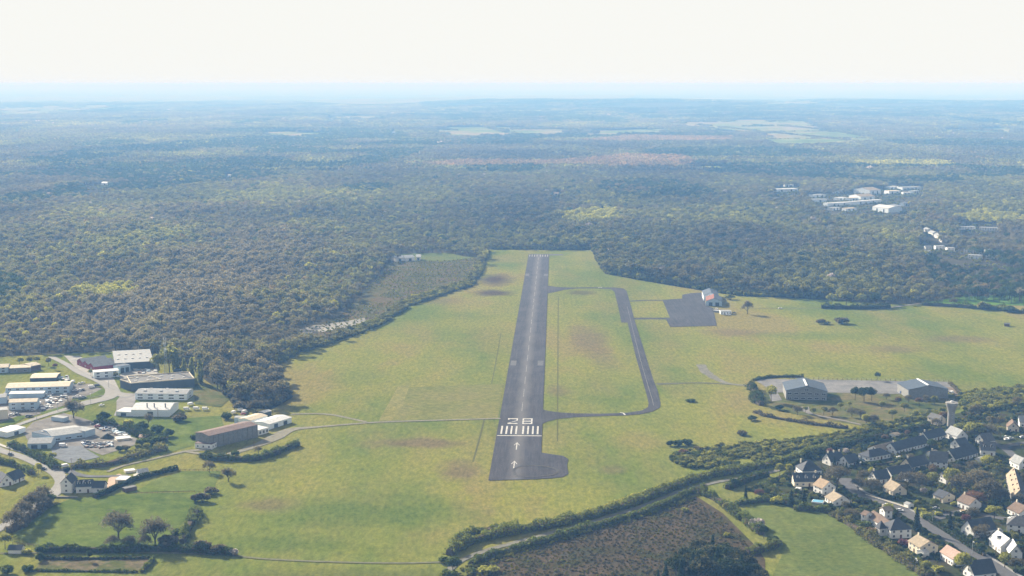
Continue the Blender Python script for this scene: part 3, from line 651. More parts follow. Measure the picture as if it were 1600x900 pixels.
# ------------------------------------------------------------------ runway, taxiways, roads
def airfield():
    sheet('turn_pad', [(835, 706), (862, 710.5), (880, 713), (888, 718), (886, 728), (888, 741), (880, 746), (860, 748.3), (836, 749.3)], RW, 0.40)
    A, B = G(763, 751.5), G(826, 397.5); C, D = G(858, 397.5), G(844.2, 749.3)
    ax = ((B + C) / 2 - (A + D) / 2); ax.normalize(); rz = math.atan2(-ax.x, ax.y)
    mid = (A + D) / 2
    Q = Matrix.Rotation(-rz, 4, 'Z')
    def loc(p): q = Q @ (p - mid); return (q.x, q.y)
    def L(px, py): return loc(G(px, py))
    r = link(bpy.data.objects.new('runway', None)); r.location = (mid.x, mid.y, 0.45); r.rotation_euler = (0, 0, rz); r['kind'] = 'structure'
    r['label'] = 'long dark asphalt runway with number 28 painted at its near end'
    mb = MB(); c = [loc(p) for p in (A, D, C, B)]; n = 24; V = []; F = []
    for i in range(n + 1):
        t = i / n
        V += [(c[0][0] + (c[3][0] - c[0][0]) * t, c[0][1] + (c[3][1] - c[0][1]) * t, 0), (c[1][0] + (c[2][0] - c[1][0]) * t, c[1][1] + (c[2][1] - c[1][1]) * t, 0)]
    for i in range(n): F.append((2 * i, 2 * i + 1, 2 * i + 3, 2 * i + 2))
    mb.add(V, F).build('surface', RW, r)
    def quad(name, pts, mat=PAINT, z=0.06):
        m = MB(); m.add([(p[0], p[1], z) for p in pts], [tuple(range(len(pts)))]); return m.build(name, mat, r)
    W = (c[1][0] - c[0][0]); hw = W / 2
    cx = lambda y: 0.5 * (c[0][0] + c[1][0]) + ((c[2][0] + c[3][0]) - (c[0][0] + c[1][0])) / 2 * y / c[2][1]
    yt = L(810, 681.8)[1]
    quad('threshold_line', [(cx(yt) - hw * .96, yt - 0.9), (cx(yt) + hw * .98, yt - 0.9), (cx(yt) + hw * .98, yt + 0.9), (cx(yt) - hw * .96, yt + 0.9)])
    y0, y1 = yt + 5, yt + 29
    for s in (-1, 1):
        for k in range(4):
            x = cx(yt) + s * (hw * 0.15 + k * hw * 0.215)
            quad('threshold_stripe', [(x - .62, y0), (x + .62, y0), (x + .62, y1), (x - .62, y1)])
    yb, yT = yt + 36, yt + 53
    def digit(name, x0, wd, strokes):
        m = MB(); th = 1.05
        for i, (ax_, ay, bx, by) in enumerate(strokes):
            a = Vector((x0 + ax_ * wd, yb + ay * (yT - yb), 0.06 + .004 * i)); b = Vector((x0 + bx * wd, yb + by * (yT - yb), 0.06 + .004 * i)); d = (b - a).normalized()
            vert = abs(d.y) > 0.6; t_ = th / 2 if vert else 1.25
            nn = Vector((1, 0, 0)) if vert else Vector((0, 1, 0)); e = d * (0 if vert else th / 2)
            m.add([a - nn * t_ - e, b - nn * t_ + e, b + nn * t_ + e, a + nn * t_ - e], [(0, 1, 2, 3)] if (b - a).cross(nn).z > 0 else [(3, 2, 1, 0)])
        m.build(name, PAINT, r)
    x2 = L(794.5, 659)[0]; x8 = L(817.5, 659)[0]; wd = 6.4
    digit('runway_digit', x2, wd, [(0, .75, 0, .93), (0, .95, 1, .95), (1, .60, 1, .93), (1, .60, 0, .12), (0, .05, 1, .05)])
    digit('runway_digit', x8, wd, [(0, .05, 0, .95), (1, .05, 1, .95), (0, .95, 1, .95), (0, .5, 1, .5), (0, .05, 1, .05)])
    for (hx, hy, tx, ty) in ((808, 692, 805.5, 703.5), (804, 721, 802.5, 738)):
        a, b = L(hx, hy), L(tx, ty); m = MB(); x = a[0]
        m.add([(x - .35, b[1], .06), (x + .35, b[1], .06), (x + .35, a[1] - 2, .06), (x - .35, a[1] - 2, .06)], [(0, 1, 2, 3)])
        for s in (-1, 1):
            m.add([(x, a[1], .07), (x, a[1] - 2.0, .07), (x + s * 1.9, a[1] - 9.5, .07), (x + s * 1.9, a[1] - 7.5, .07)][::s], [(0, 1, 2, 3)])
        m.build('threshold_arrow', PAINT, r)
    y = yt + 78
    while y < c[2][1] - 70:
        quad('centreline_dash', [(cx(y) - .3, y), (cx(y) + .3, y), (cx(y) + .3, y + 30), (cx(y) - .3, y + 30)], WORN); y += 50
    yf = c[2][1]
    for s in (-1, 1):
        for k in range(4):
            x = cx(yf) + s * (hw * 0.15 + k * hw * 0.215)
            quad('threshold_stripe', [(x - .55, yf - 32), (x + .55, yf - 32), (x + .55, yf - 8), (x - .55, yf - 8)], WORN2)
    for yy in (L(820, 568)[1], L(835, 430)[1]):
        for s in (-1, 1):
            x = cx(yy) + s * hw * 0.74; quad('faded_bar', [(x - 2.6, yy - 11), (x + 2.6, yy - 11), (x + 2.6, yy + 11), (x - 2.6, yy + 11)], FADED)
    sheet('runway_stub', [(857, 397.2), (880, 397.6), (880, 399.2), (857, 399.6)], ASPH, 0.33)
    # taxiways
    sheet('taxiway', [(843, 639), (856, 642.5), (872, 644.8), (900, 646.6), (940, 647), (980, 645.5), (1003, 642), (1012, 637), (1013.5, 631), (1011, 620), (994, 560), (980.5, 504.5), (971, 504.5), (966, 480), (960, 456),
                      (954, 452.2), (935, 451), (900, 451.2), (882, 453), (868, 456.5), (855, 459), (855, 446.5), (870, 448.8), (890, 449.6), (930, 449.2), (960, 449.6), (974, 451), (979, 455), (985, 476), (991, 499.5), (997, 518), (1010, 560),
                      (1020, 592), (1028, 612), (1032, 631), (1031, 637.5), (1020, 643.5), (1003, 647.5), (980, 649.6), (940, 650.6), (900, 652.3), (872, 655), (856, 659), (843, 665)], TAXI, 0.36)
    sheet('apron', [(1035, 469), (1066, 467), (1066, 461), (1080, 458.5), (1095, 457.5), (1104, 477.5), (1114, 482), (1120, 509.5), (1047, 511.5), (1041, 500), (1047, 497.5)], APRON, 0.42)
    ribbon('apron_link', [(984, 471), (1010, 469.6), (1037, 469.5)], 6, TAXI, 0.34); ribbon('apron_link', [(989, 498.2), (1016, 498), (1048, 498.2)], 11, TAXI, 0.34)
    ribbon('grass_track', [(1026, 600.5), (1060, 599.5), (1100, 598.8), (1165, 602.5)], [7, 3.5, 3.5, 4], plain('dark_track', (0.10, 0.10, 0.075), 0.3, 0.2, 1, 0), 0.34)
    ribbon('worn_patch', [(1095, 570), (1103, 582), (1122, 594), (1140, 600), (1168, 603)], [8, 9, 7, 5, 4], plain('worn_concrete', (0.15, 0.145, 0.12), 0.4, 0.12, 1, 0), 0.37, wobble=0.15)
    ribbon('taxiway_marking', [(969, 645.3), (974, 646.5), (976.5, 649.5)], 1.3, PAINT, 0.5); ribbon('taxiway_line', [(980, 480), (1000, 560), (1019, 625), (1020.5, 634)], 0.3, WORN, 0.46)
    ribbon('taxiway_line', [(934, 450.2), (941, 449.4)], 1.6, PAINT, 0.5)
    ribbon('tyre_mark', [(805, 743), (803, 735), (815, 729), (845, 729), (866, 733), (872, 738), (862, 743), (835, 745.5), (806, 745)], 2.0, plain('tyre_mark', (0.075, 0.072, 0.07), 0.4, 0.4, 1, 0), 0.56, wobble=.3)
    # faint worn lines in the grass beside the runway
    ln = plain('worn_grass_line', (0.085, 0.085, 0.036), 0.3, 0.3, 1, 0)
    ribbon('worn_line', [(871, 690), (871.5, 610), (872, 500), (872.5, 465)], 0.8, ln, 0.22); ribbon('worn_line', [(739, 722), (748, 690), (757, 655)], 1.2, ln, 0.22); ribbon('worn_line', [(768, 600), (774, 570), (783, 520)], 0.7, ln, 0.22)
def runway_mat(name, col, streak=True):
    m, n, o = mat_new(name)
    tc = N(n, 'ShaderNodeTexCoord').outputs['Object']
    mp = N(n, 'ShaderNodeMapping'); mp.inputs['Scale'].default_value = (1, 0.05, 1); n.links.new(tc, mp.inputs[0])
    a = noise(n, 0.5, 6, 0.75, mp.outputs[0]); b = noise(n, 0.05, 5, 0.7, tc); g = noise(n, 0.8, 4, 0.8, tc)
    c = ramp(n, a, [(0.3, tuple(x * 0.55 for x in col)), (0.7, tuple(x * 1.7 for x in col))])
    c = mixc(n, 1, c, ramp(n, b, [(0.3, (0.8, 0.8, 0.8)), (0.7, (1.25, 1.25, 1.25))]), 'MULTIPLY')
    c = mixc(n, 0.8, c, ramp(n, g, [(0.3, (0.5, 0.5, 0.5)), (0.75, (1.55, 1.55, 1.55))]), 'MULTIPLY')
    pt = noise(n, 0.018, 3, 0.5, tc); c = mixc(n, ramp(n, pt, [(0.54, 0.0), (0.60, 0.4)]), c, tuple(x * 1.7 for x in col))
    if streak:   # paler worn strip along the middle, where aircraft roll
        sep = N(n, 'ShaderNodeSeparateXYZ'); n.links.new(tc, sep.inputs[0])
        d = math_(n, 'ABSOLUTE', math_(n, 'ADD', sep.outputs['X'], math_(n, 'MULTIPLY', math_(n, 'SUBTRACT', noise(n, 0.02, 4, 0.6, tc), 0.5), 8)))
        f = ramp(n, math_(n, 'DIVIDE', d, 8.0), [(0.1, 0.8), (0.85, 0.0)])
        c = mixc(n, f, c, (0.10, 0.096, 0.096))
    finish(n, o, c, 0.95, 0.08); return m
RW = runway_mat('runway_asphalt', (0.032, 0.030, 0.034)); TAXI = runway_mat('taxiway_asphalt', (0.032, 0.030, 0.033), False)
APRON = runway_mat('apron_asphalt', (0.035, 0.034, 0.038), False)
WORN = plain('worn_paint', (0.17, 0.17, 0.165), 0.6, 0.6, 0.9, 0.1)
WORN2 = plain('worn_white_paint', (0.24, 0.24, 0.235), 0.4, 0.6, 0.9, 0.1)
airfield()
ribbon('main_road', [(-30, 690), (0, 704), (40, 717), (75, 733), (92, 744), (97, 755), (88, 768), (70, 783), (30, 808), (-20, 838)], [7.5, 7.5, 7.5, 8, 9, 9, 9, 8, 7, 7], ROADL, 0.5)
ribbon('pavement', [(-30, 679), (0, 695.5), (45, 711), (92, 731.5)], 2.6, plain('pale_pavement', (0.34, 0.33, 0.30), 0.1, 0.3, 0.9, 0.1), 0.52)
ribbon('side_road', [(96, 740), (104, 733), (112, 739), (140, 745), (200, 744)], [8, 8, 6, 5, 4], plain('side_road_asphalt', (0.13, 0.13, 0.13), 0.2, 0.2, 1, 0), 0.47)
ribbon('estate_road', [(80, 558), (104, 570), (125, 583), (150, 594), (168, 603), (176, 612), (168, 622), (140, 629), (110, 638), (70, 650), (30, 664), (-20, 684)], [6, 6, 7, 7, 9, 12, 12, 14, 8, 6, 5, 5], ROADL, 0.5)
ribbon('estate_road', [(176, 612), (186, 616), (200, 621)], 9, ROADL, 0.46)
ribbon('hangar_track', [(168, 738), (195, 728), (235, 719), (290, 706), (330, 703)], [3, 3, 3, 4, 6], DIRT, 0.48)
ribbon('hangar_track', [(290, 706), (345, 712), (400, 697), (430, 684), (455, 672), (500, 667.5), (560, 662.5), (600, 660), (680, 657.5), (782, 654.5)], [4, 5, 8, 12, 9, 4, 3.4, 3.4, 3, 3], DIRT, 0.46)
ribbon('hangar_track', [(455, 648), (490, 647), (520, 649), (545, 654), (572, 660)], 3, DIRT, 0.44)
ribbon('grass_track', [(-30, 866), (100, 864), (200, 864), (340, 867), (400, 873), (470, 877), (560, 880), (640, 880.5), (690, 879)], 2.4, plain('pale_grass_track', (0.13, 0.13, 0.075), 0.3, 0.3, 1, 0), 0.4)
ribbon('lane', [(700, 893), (722, 876), (760, 861), (800, 850), (860, 834), (920, 818), (1000, 793), (1060, 770), (1120, 754), (1180, 744), (1225, 733), (1262, 722)], 4.2, plain('pale_lane', (0.15, 0.145, 0.12), 0.25, 0.3, 1, 0), 0.45)
ribbon('village_street', [(1318, 748), (1328, 760), (1346, 774), (1370, 784), (1405, 796), (1440, 816), (1470, 834), (1500, 852), (1540, 877), (1600, 915)], 9, plain('street_asphalt', (0.085, 0.085, 0.09), 0.25, 0.3, 0.95, 0.1), 0.5)
ribbon('pavement', [(1338, 759), (1352, 770), (1376, 780), (1412, 792), (1448, 812), (1480, 831), (1510, 849), (1552, 875), (1612, 912)], 1.8, plain('grey_pavement', (0.25, 0.245, 0.235), 0.1, 0.3, 0.9, 0.1), 0.55)
ribbon('street', [(1440, 816), (1475, 808), (1505, 800), (1540, 806), (1575, 812), (1620, 815)], 6, plain('street_asphalt', (0, 0, 0)), 0.47)
ribbon('street', [(1545, 688), (1562, 698), (1580, 696), (1620, 690)], 6, plain('street_asphalt', (0, 0, 0)), 0.47)
ribbon('street', [(1565, 698), (1578, 708), (1592, 722)], 6, plain('street_asphalt', (0, 0, 0)), 0.46)
sheet('depot_yard', [(1180, 595), (1190, 592.5), (1300, 594), (1480, 597), (1490, 604), (1488, 612), (1420, 616.5), (1300, 614), (1215, 614), (1222, 626), (1205, 628), (1198, 606)], plain('depot_concrete', (0.15, 0.148, 0.145), 0.35, 0.09, 1, 0.05), 0.4)
ribbon('depot_track', [(1484, 606), (1495, 616), (1504, 628), (1512, 640)], 5, plain('brown_track', (0.16, 0.13, 0.10), 0.3, 0.2, 1, 0), 0.44)
ribbon('depot_track', [(1255, 636), (1266, 647), (1300, 654), (1345, 664)], [9, 4, 3, 3], plain('grey_track', (0.17, 0.16, 0.145), 0.3, 0.2, 1, 0), 0.44)
ribbon('service_track', [(1165, 483), (1200, 482.3), (1285, 481.5)], 2.5, plain('pale_grass_track', (0, 0, 0)), 0.34)
ribbon('service_track', [(1392, 481), (1425, 476), (1450, 474)], 6, DIRT, 0.34)
sheet('yard', [(107, 602), (140, 600), (168, 612), (160, 619), (118, 626), (100, 628)], YARD, 0.38)
sheet('yard', [(0, 622), (8, 612), (108, 617), (112, 630), (60, 648), (20, 660), (-30, 670), (-30, 625)], YARD, 0.36)
sheet('yard', [(52, 660), (100, 646), (122, 652), (150, 660), (190, 678), (214, 686), (210, 696), (160, 712), (135, 702), (90, 700), (44, 690), (36, 675)], YARD, 0.36)
sheet('yard', [(80, 700), (125, 697), (156, 715), (110, 725), (82, 715)], plain('blue_grey_hardcore', (0.155, 0.165, 0.175), 0.3, 0.2, 1, 0), 0.42)
sheet('yard', [(100, 556), (125, 557), (150, 575), (178, 592), (188, 612), (178, 612), (150, 596), (120, 577)], plain('light_yard', (0.28, 0.27, 0.25), 0.25, 0.1, 1, 0), 0.38)
sheet('yard', [(185, 588), (200, 577), (244, 574), (250, 588), (190, 594)], plain('light_yard', (0, 0, 0)), 0.38)
sheet('yard', [(182, 627), (192, 614), (215, 616), (210, 632), (208, 652), (178, 650), (182, 640)], plain('grey_hardcore', (0.21, 0.20, 0.19), 0.3, 0.1, 1, 0), 0.38)
sheet('verge', [(112, 628), (140, 622), (165, 617), (168, 610), (160, 608), (140, 618), (112, 624)], PADDOCK, 0.44)
sheet('verge', [(62, 645), (112, 632), (128, 635), (100, 646), (70, 650)], PADDOCK, 0.42)
sheet('verge', [(0, 662), (30, 650), (45, 650), (20, 664), (0, 668)], PADDOCK, 0.42)
sheet('garden_path', [(170, 748), (186, 741), (194, 744), (190, 756), (176, 762), (166, 763)], plain('pinkish_gravel', (0.40, 0.30, 0.23), 0.15, 0.3, 1, 0), 0.46)

# ------------------------------------------------------------------ buildings
def window_mesh(wd, ht, name):
    if name in _cache: return _cache[name]
    m = MB(); t = 0.10
    m.box(-wd / 2, wd / 2, -0.03, 0.0, 0, ht)                     # pane
    fr = MB()
    for b in ((-wd / 2 - t, -wd / 2, -t, ht + t), (wd / 2, wd / 2 + t, -t, ht + t), (-wd / 2, wd / 2, ht, ht + t), (-wd / 2, wd / 2, -t, 0), (-0.04, 0.04, 0, ht)):
        fr.box(b[0], b[1], -0.09, 0.0, b[2], b[3])
    k = len(m.f); m.add(fr.v, fr.f)
    me = m.mesh(name, [GLASS, FRAME]); me.polygons.foreach_set('material_index', [0] * k + [1] * (len(m.f) - k)); _cache[name] = me; return me
def door_mesh(wd, ht, mat, name):
    if name in _cache: return _cache[name]
    m = MB(); m.box(-wd / 2, wd / 2, -0.06, 0.0, 0, ht); m.box(-wd / 2 - .08, -wd / 2, -0.1, 0, 0, ht + .1); m.box(wd / 2, wd / 2 + .08, -0.1, 0, 0, ht + .1); m.box(-wd / 2, wd / 2, -0.1, 0, ht, ht + .1)
    _cache[name] = m.mesh(name, mat); return _cache[name]
FOOT = []
def building(name, label, cat, A, B, depth, h, rise=0, axis='L', wall=WHITE, roof=SLATE, hip=False, over=0.45, win=True, chim=0, dorm=0, group=None, phrase=None, storeys=None,
             door=True, skyl=0, par=0.0, wsz=(1.2, 1.3), gap=3.0, back=None, roof2=None, sides=True, bigdoor=0, mono=0, band=None):
    """A, B: photo pixels of the foot of the wall towards the camera, left to right; local x runs along it, y away from the camera"""
    a, b = G(*A), G(*B); L = (b - a).length; rz = math.atan2(b.y - a.y, b.x - a.x)
    T = thing(name, label, cat, (a.x, a.y, 0.15), rz, group)
    M = Matrix.Rotation(rz, 4, 'Z'); D = depth
    FOOT.append([((a + M @ Vector(q))[:2]) for q in ((-1, -1, 0), (L + 1, -1, 0), (L + 1, D + 1, 0), (-1, D + 1, 0))])
    if phrase: c = a + M @ Vector((L / 2, D / 2, h)); ref(phrase, proj(c))
    m = MB(); z0 = -0.6
    V = [(0, 0, z0), (L, 0, z0), (L, D, z0), (0, D, z0), (0, 0, h), (L, 0, h), (L, D, h), (0, D, h)]
    F = [(0, 1, 5, 4), (1, 2, 6, 5), (2, 3, 7, 6), (3, 0, 4, 7), (4, 5, 6, 7)]
    if rise and not hip and not mono:
        if axis == 'L': V += [(0, D / 2, h + rise), (L, D / 2, h + rise)]; F += [(5, 6, 9), (7, 4, 8)]
        else: V += [(L / 2, 0, h + rise), (L / 2, D, h + rise)]; F += [(4, 5, 8), (6, 7, 9)]
    if mono: V += [(0, D, h + mono), (L, D, h + mono)]; F += [(6, 7, 8, 9)[::-1] if False else (7, 6, 9, 8), (5, 6, 9), (7, 4, 8)]
    m.add(V, F); m.build('walls', wall, T)
    o = over; t = 0.22; r = MB()
    def slab(q, mat=None):     # a roof slope of four points, with a thickness
        q = [Vector(p) for p in q]; up = Vector((0, 0, t))
        r.add([p + up * 0.15 for p in q] + [p + up * 1.15 for p in q], [(3, 2, 1, 0), (4, 5, 6, 7), (0, 1, 5, 4), (1, 2, 6, 5), (2, 3, 7, 6), (3, 0, 4, 7)])
    def single(q, nm, mat):
        nonlocal r
        r = MB(); slab(q); return r.build(nm, mat, T)
    if hip:
        k = min(D, L) / 2 * 0.9
        P = [(-o, -o, h), (L + o, -o, h), (L + o, D + o, h), (-o, D + o, h)]
        if L >= D: q0, q1 = (k, D / 2, h + rise), (L - k, D / 2, h + rise)
        else: q0, q1 = (L / 2, k, h + rise), (L / 2, D - k, h + rise)
        Pz = [(p[0], p[1], p[2] + 0.05) for p in P]; lo = [(p[0], p[1], p[2] - 0.15) for p in P]
        r.add(Pz + [q0, q1] + lo, [(0, 1, 5, 4), (2, 3, 4, 5), (3, 0, 4), (1, 2, 5)] if L >= D else [(0, 1, 4), (1, 2, 5, 4), (2, 3, 5), (3, 0, 4, 5)])
        r.add([], []); nb = len(r.v) - 10
        for i in range(4): r.f.append((nb + 6 + i, nb + 6 + (i + 1) % 4, nb + (i + 1) % 4, nb + i))
        r.f.append((nb + 9, nb + 8, nb + 7, nb + 6)); r.build('roof', roof, T)
    elif mono:
        s = mono / D; single([(-o, -o, h - o * s), (L + o, -o, h - o * s), (L + o, D + o, h + mono + o * s), (-o, D + o, h + mono + o * s)], 'roof', roof)
    elif rise and axis == 'L':
        s = rise / (D / 2); y = D / 2
        single([(-o, -o, h - o * s), (L + o, -o, h - o * s), (L + o, y, h + rise), (-o, y, h + rise)], 'roof_slope', roof)
        single([(-o, y, h + rise), (L + o, y, h + rise), (L + o, D + o, h - o * s), (-o, D + o, h - o * s)], 'roof_slope', roof2 or roof)
    elif rise:
        s = rise / (L / 2); x = L / 2
        single([(-o, -o, h - o * s), (x, -o, h + rise), (x, D + o, h + rise), (-o, D + o, h - o * s)], 'roof_slope', roof)
        single([(x, -o, h + rise), (L + o, -o, h - o * s), (L + o, D + o, h - o * s), (x, D + o, h + rise)], 'roof_slope', roof2 or roof)
    else:
        single([(-.1, -.1, h + .02), (L + .1, -.1, h + .02), (L + .1, D + .1, h + .02), (-.1, D + .1, h + .02)], 'roof', roof)
        if par:
            q = MB(); e = 0.3; zz = h + .3
            q.box(-.15, L + .15, -.15, e, zz, zz + par); q.box(-.15, L + .15, D - e, D + .15, zz, zz + par); q.box(-.15, e, e, D - e, zz, zz + par); q.box(L - e, L + .15, e, D - e, zz, zz + par); q.build('parapet', wall if band is None else band, T)
    st = storeys or (2 if h > 4.3 else 1)
    if win:
        me = window_mesh(*wsz, 'window_%g_%g' % wsz); doors = door_mesh(1.0, 2.1, BROWN, 'house_door')
        faces = [((0, 0), 0, L)] + ([((L, 0), math.pi / 2, D), ((0, D), -math.pi / 2, D)] if sides else [])
        for fi, ((fx, fy), ang, ln) in enumerate(faces):
            n = max(1, int((ln - 1.0) / gap)); dk = n // 2 if (fi == 0 and door and n > 1) else -1
            if fi > 0: n = max(1, n - 1)
            for s_ in range(st):
                for i in range(n):
                    u = ln * (i + 0.5) / n; z = 0.9 + s_ * (h / st); X = Vector((fx + math.cos(ang) * u, fy + math.sin(ang) * u, z))
                    if s_ == 0 and i == dk: inst('door', doors, T, (X.x, X.y, 0.05), ang)
                    elif z + wsz[1] < h: inst('window', me, T, X, ang)
            if fi > 0 and rise > 2.5 and axis == 'L' and not hip: X = Vector((fx + math.cos(ang) * ln / 2, fy + math.sin(ang) * ln / 2, h + 0.2)); inst('window', me, T, X, ang)
        if rise > 2.5 and axis == 'D' and not hip: inst('window', me, T, (L / 2, 0, h + .2), 0)
    for i in range(bigdoor):
        w_ = min(4.0, L / (bigdoor + 1) * 0.9); inst('loading_door', door_mesh(round(w_, 1), round(h * 0.72, 1), DARKW, 'loading_door_%.1f_%.1f' % (w_, h)), T, (L * (i + 0.7) / (bigdoor + 0.4), 0, 0.05), 0)
    cm = _cache.get('chimney')
    if cm is None:
        q = MB(); q.box(-.45, .45, -.3, .3, -1.2, 1.3); q.box(-.52, .52, -.37, .37, 1.3, 1.45); q.tube((-.2, 0, 1.45), (-.2, 0, 1.75), .12, .1); q.tube((.2, 0, 1.45), (.2, 0, 1.75), .12, .1); cm = _cache['chimney'] = q.mesh('chimney', CREAM)
    for i in range(chim):
        f = (0.08, 0.92, 0.5)[i % 3]
        inst('chimney', cm, T, (L * f, D / 2, h + rise) if axis == 'L' else (L / 2, D * f, h + rise), 0 if axis == 'L' else math.pi / 2)
    if dorm:
        dm = _cache.get('dormer')
        if dm is None:
            q = MB(); q.box(-.8, .8, 0, 2.4, -1.0, 1.0); q.add([(-1, -.25, 1), (1, -.25, 1), (1, 2.6, 1), (-1, 2.6, 1), (0, -.25, 1.8), (0, 2.6, 1.8)], [(0, 1, 4), (2, 3, 5), (1, 2, 5, 4), (3, 0, 4, 5), (3, 2, 1, 0)]); k = len(q.f); q.box(-.5, .5, -.05, 0, -.3, .85)
            dm = q.mesh('dormer', [WHITE, GLASS, SLATE]); mi = [0] * 6 + [2] * 5 + [1] * 6; dm.polygons.foreach_set('material_index', mi); _cache['dormer'] = dm
        for i in range(dorm):
            inst('dormer', dm, T, (L * (i + .5) / dorm, D * .16, h + rise * .42), 0)
    if skyl:
        sm = _cache.get('roof_light')
        if sm is None: q = MB(); q.box(-1, 1, -.8, .8, -.3, .55); sm = _cache['roof_light'] = q.mesh('roof_light', WROOF)
        for i in range(skyl):
            row = i % 2; x = L * (i // 2 * 2 + 1 + row * .5) / (skyl + 1.5); yy = D * (0.3 + .35 * row); zz = h + .3 + ((rise * (1 - abs(yy - D / 2) / (D / 2))) if rise else 0) + ((mono * yy / D) if mono else 0)
            inst('roof_light', sm, T, (x, yy, zz), 0)
    return T, L

def house(label, phrase, A, B, depth, h, rise, axis='L', **k):
    return building('house', label, 'house', A, B, depth, h, rise, axis, group='houses of the estate at lower right', phrase=phrase, **k)

# ---- the housing estate at lower right
house('slate terrace with three dormers and two chimneys, beside the upper corner of the meadow', 'the slate terrace with dormers', (1241, 761), (1279, 761), 9, 3.6, 4.2, chim=2, dorm=3, wall=CREAM)
house('hipped dark roof house directly behind the slate terrace with dormers', 'the hipped house behind the dormer terrace', (1254, 744.5), (1284, 743), 12, 3.4, 5.2, hip=True, chim=1)
house('sunlit orange roofed house with white walls, right of the slate terrace with dormers', 'the orange roofed house', (1270.5, 769), (1284.5, 775), 10, 4.7, 3.6, roof=TILEO, roof2=SLATE, chim=1)  # sunlight painted in: orange on the lit slope, slate on the shaded one
house('low house with sunlit pale cream roof just below the orange roofed house', 'the low cream roofed house', (1289, 783.5), (1301.5, 791.5), 11, 2.8, 3.0, roof=TILEC, roof2=FIBRO, chim=1)  # lit slope coloured cream, shaded slope grey; the light is in the colours
house('blue grey slate house with three chimneys behind a big dark tree', 'the blue slate house', (1298, 729), (1319, 726), 9, 3.2, 4.6, roof=SLATE, chim=3)
house('hip roofed slate bungalow with long white wall, left end of the upper row', 'the hip roofed white bungalow', (1358, 722), (1391, 716), 10, 3.0, 3.6, hip=True)
house('pale beige roofed bungalow behind the hip roofed slate bungalow', 'the beige bungalow', (1374, 711), (1402, 704), 10, 2.6, 2.6, roof=TILEC, roof2=TILEB)
house('long slate roofed row of cottages with white walls in the upper row', 'the long slate cottages', (1400, 711), (1451, 698), 10, 3.0, 4.2, chim=2)
house('dark slate house behind the right end of the long slate cottages', 'the dark slate house behind the cottages', (1450, 692.5), (1478, 685.5), 9, 3.0, 4.0, chim=1)
house('white gabled house with sunlit pale left roof at the foot of the water tower', 'the white house under the water tower', (1477, 684), (1495, 691), 9, 4.0, 4.2, roof=FIBRO, roof2=SLATE)  # left slope painted paler for the sun on it, right slope dark
house('slate house with pale stone gable, below the long slate cottages', 'the stone gabled slate house', (1424, 737), (1452, 730), 9, 3.0, 4.6, wall=CREAM, chim=1)
house('large white house with weathered grey roof in the middle of the estate', 'the large white house', (1452, 731.5), (1479, 734), 12, 4.6, 5.6, roof=SLATE2, chim=1)
house('purple grey slate house right of the large white house', 'the purple slate house', (1492, 724), (1528, 714), 10, 3.0, 5.0)
house('white house with grey roof and tall gable behind the round yellow tree', 'the tall gabled grey house', (1532, 712), (1555, 713.5), 10, 4.0, 4.6, roof=SLATE2, dorm=2, chim=1)
house('pinkish gabled house with dark roof near the right edge, behind parked cars', 'the pinkish gabled house', (1574, 675), (1592, 676), 10, 3.6, 3.6, axis='D', wall=CREAM, roof=TILEB)
house('white roofed house half cut off at the right edge of the upper estate', 'the white roofed house', (1593, 668), (1612, 669), 10, 4.0, 3.6, roof=FIBRO)
house('small beige roofed outbuilding behind the far end of the long beige roofed hall', 'the beige outbuilding', (1583, 729), (1594, 729), 7, 2.8, 2.0, roof=TILEC, axis='D')
house('bungalow with dark left roof and cream gable, right of the village street bend', 'the cream gabled bungalow', (1458, 781.5), (1473, 787), 9.5, 3.4, 2.6, wall=CREAM, roof=SLATE, roof2=TILEC)
house('white house with brown roof, two roof windows and a lit terrace', 'the brown roofed white house', (1495.5, 792), (1514, 799.5), 9, 4.0, 3.2, roof=TILEB, chim=1)
house('beige gabled house with a dark opening in its roof, above the street', 'the beige house above the street', (1380, 767.5), (1395, 775.5), 9.5, 3.0, 3.8, roof=TILEC, roof2=TILEB, wall=CREAM, chim=1)  # sunlit slope painted with pale tile, slope in shade with brown
house('dark slate house with white edged gable between the bare trees', 'the white edged slate house', (1370, 757), (1391, 754), 9, 3.0, 4.4, chim=1)
house('low dark slate roofed house right of the white edged slate house', 'the low dark slate house', (1393, 748), (1426, 743), 9, 2.6, 3.6)
house('white two storey house with steep hipped slate roof beside the meadow', 'the white hipped manor', (1391, 843), (1424, 841), 11, 5.2, 4.4, hip=True, storeys=2)
house('long low white wing with beige roof left of the white hipped manor', 'the manor wing', (1354, 815), (1386, 837), 8.5, 3.6, 2.4, roof=TILEB)
house('narrow white gable wall and porch at the far end of the manor wing', 'the porch at the manor wing', (1345, 817), (1352, 819.5), 6, 5.2, 1.6, roof=TILEB)
house('white chimneyed annex behind the manor wing', 'the manor annex', (1382, 812), (1394, 811), 6, 5.0, 1.6, roof=TILEC, chim=1)
house('sunlit cream roofed house with beige gable, second from the bottom on the meadow side', 'the cream roofed house by the meadow', (1419, 858.5), (1437, 869), 11, 4.7, 2.9, roof=TILEC, roof2=TILEB, wall=CREAM, chim=1)  # cream paints the sun on this slope; the one turned away is brown
house('house with sunlit pinkish roof and row of tall windows left of the street bottom', 'the pinkish roofed house', (1469, 874), (1489, 886), 8, 4.2, 3.2, roof=PINK, roof2=SLATE, gap=2.0)  # pinkish colour paints sunlight on one slope, slate the shaded other
house('dark roofed house with white gable cut off by the bottom edge', 'the dark roofed house at the bottom edge', (1522, 908), (1556, 904), 10, 3.4, 5.4, chim=1)
house('dark slate house with tall white left gable right of the street', 'the dark slate house right of the street', (1521, 842), (1556, 836), 10, 3.6, 5.4)
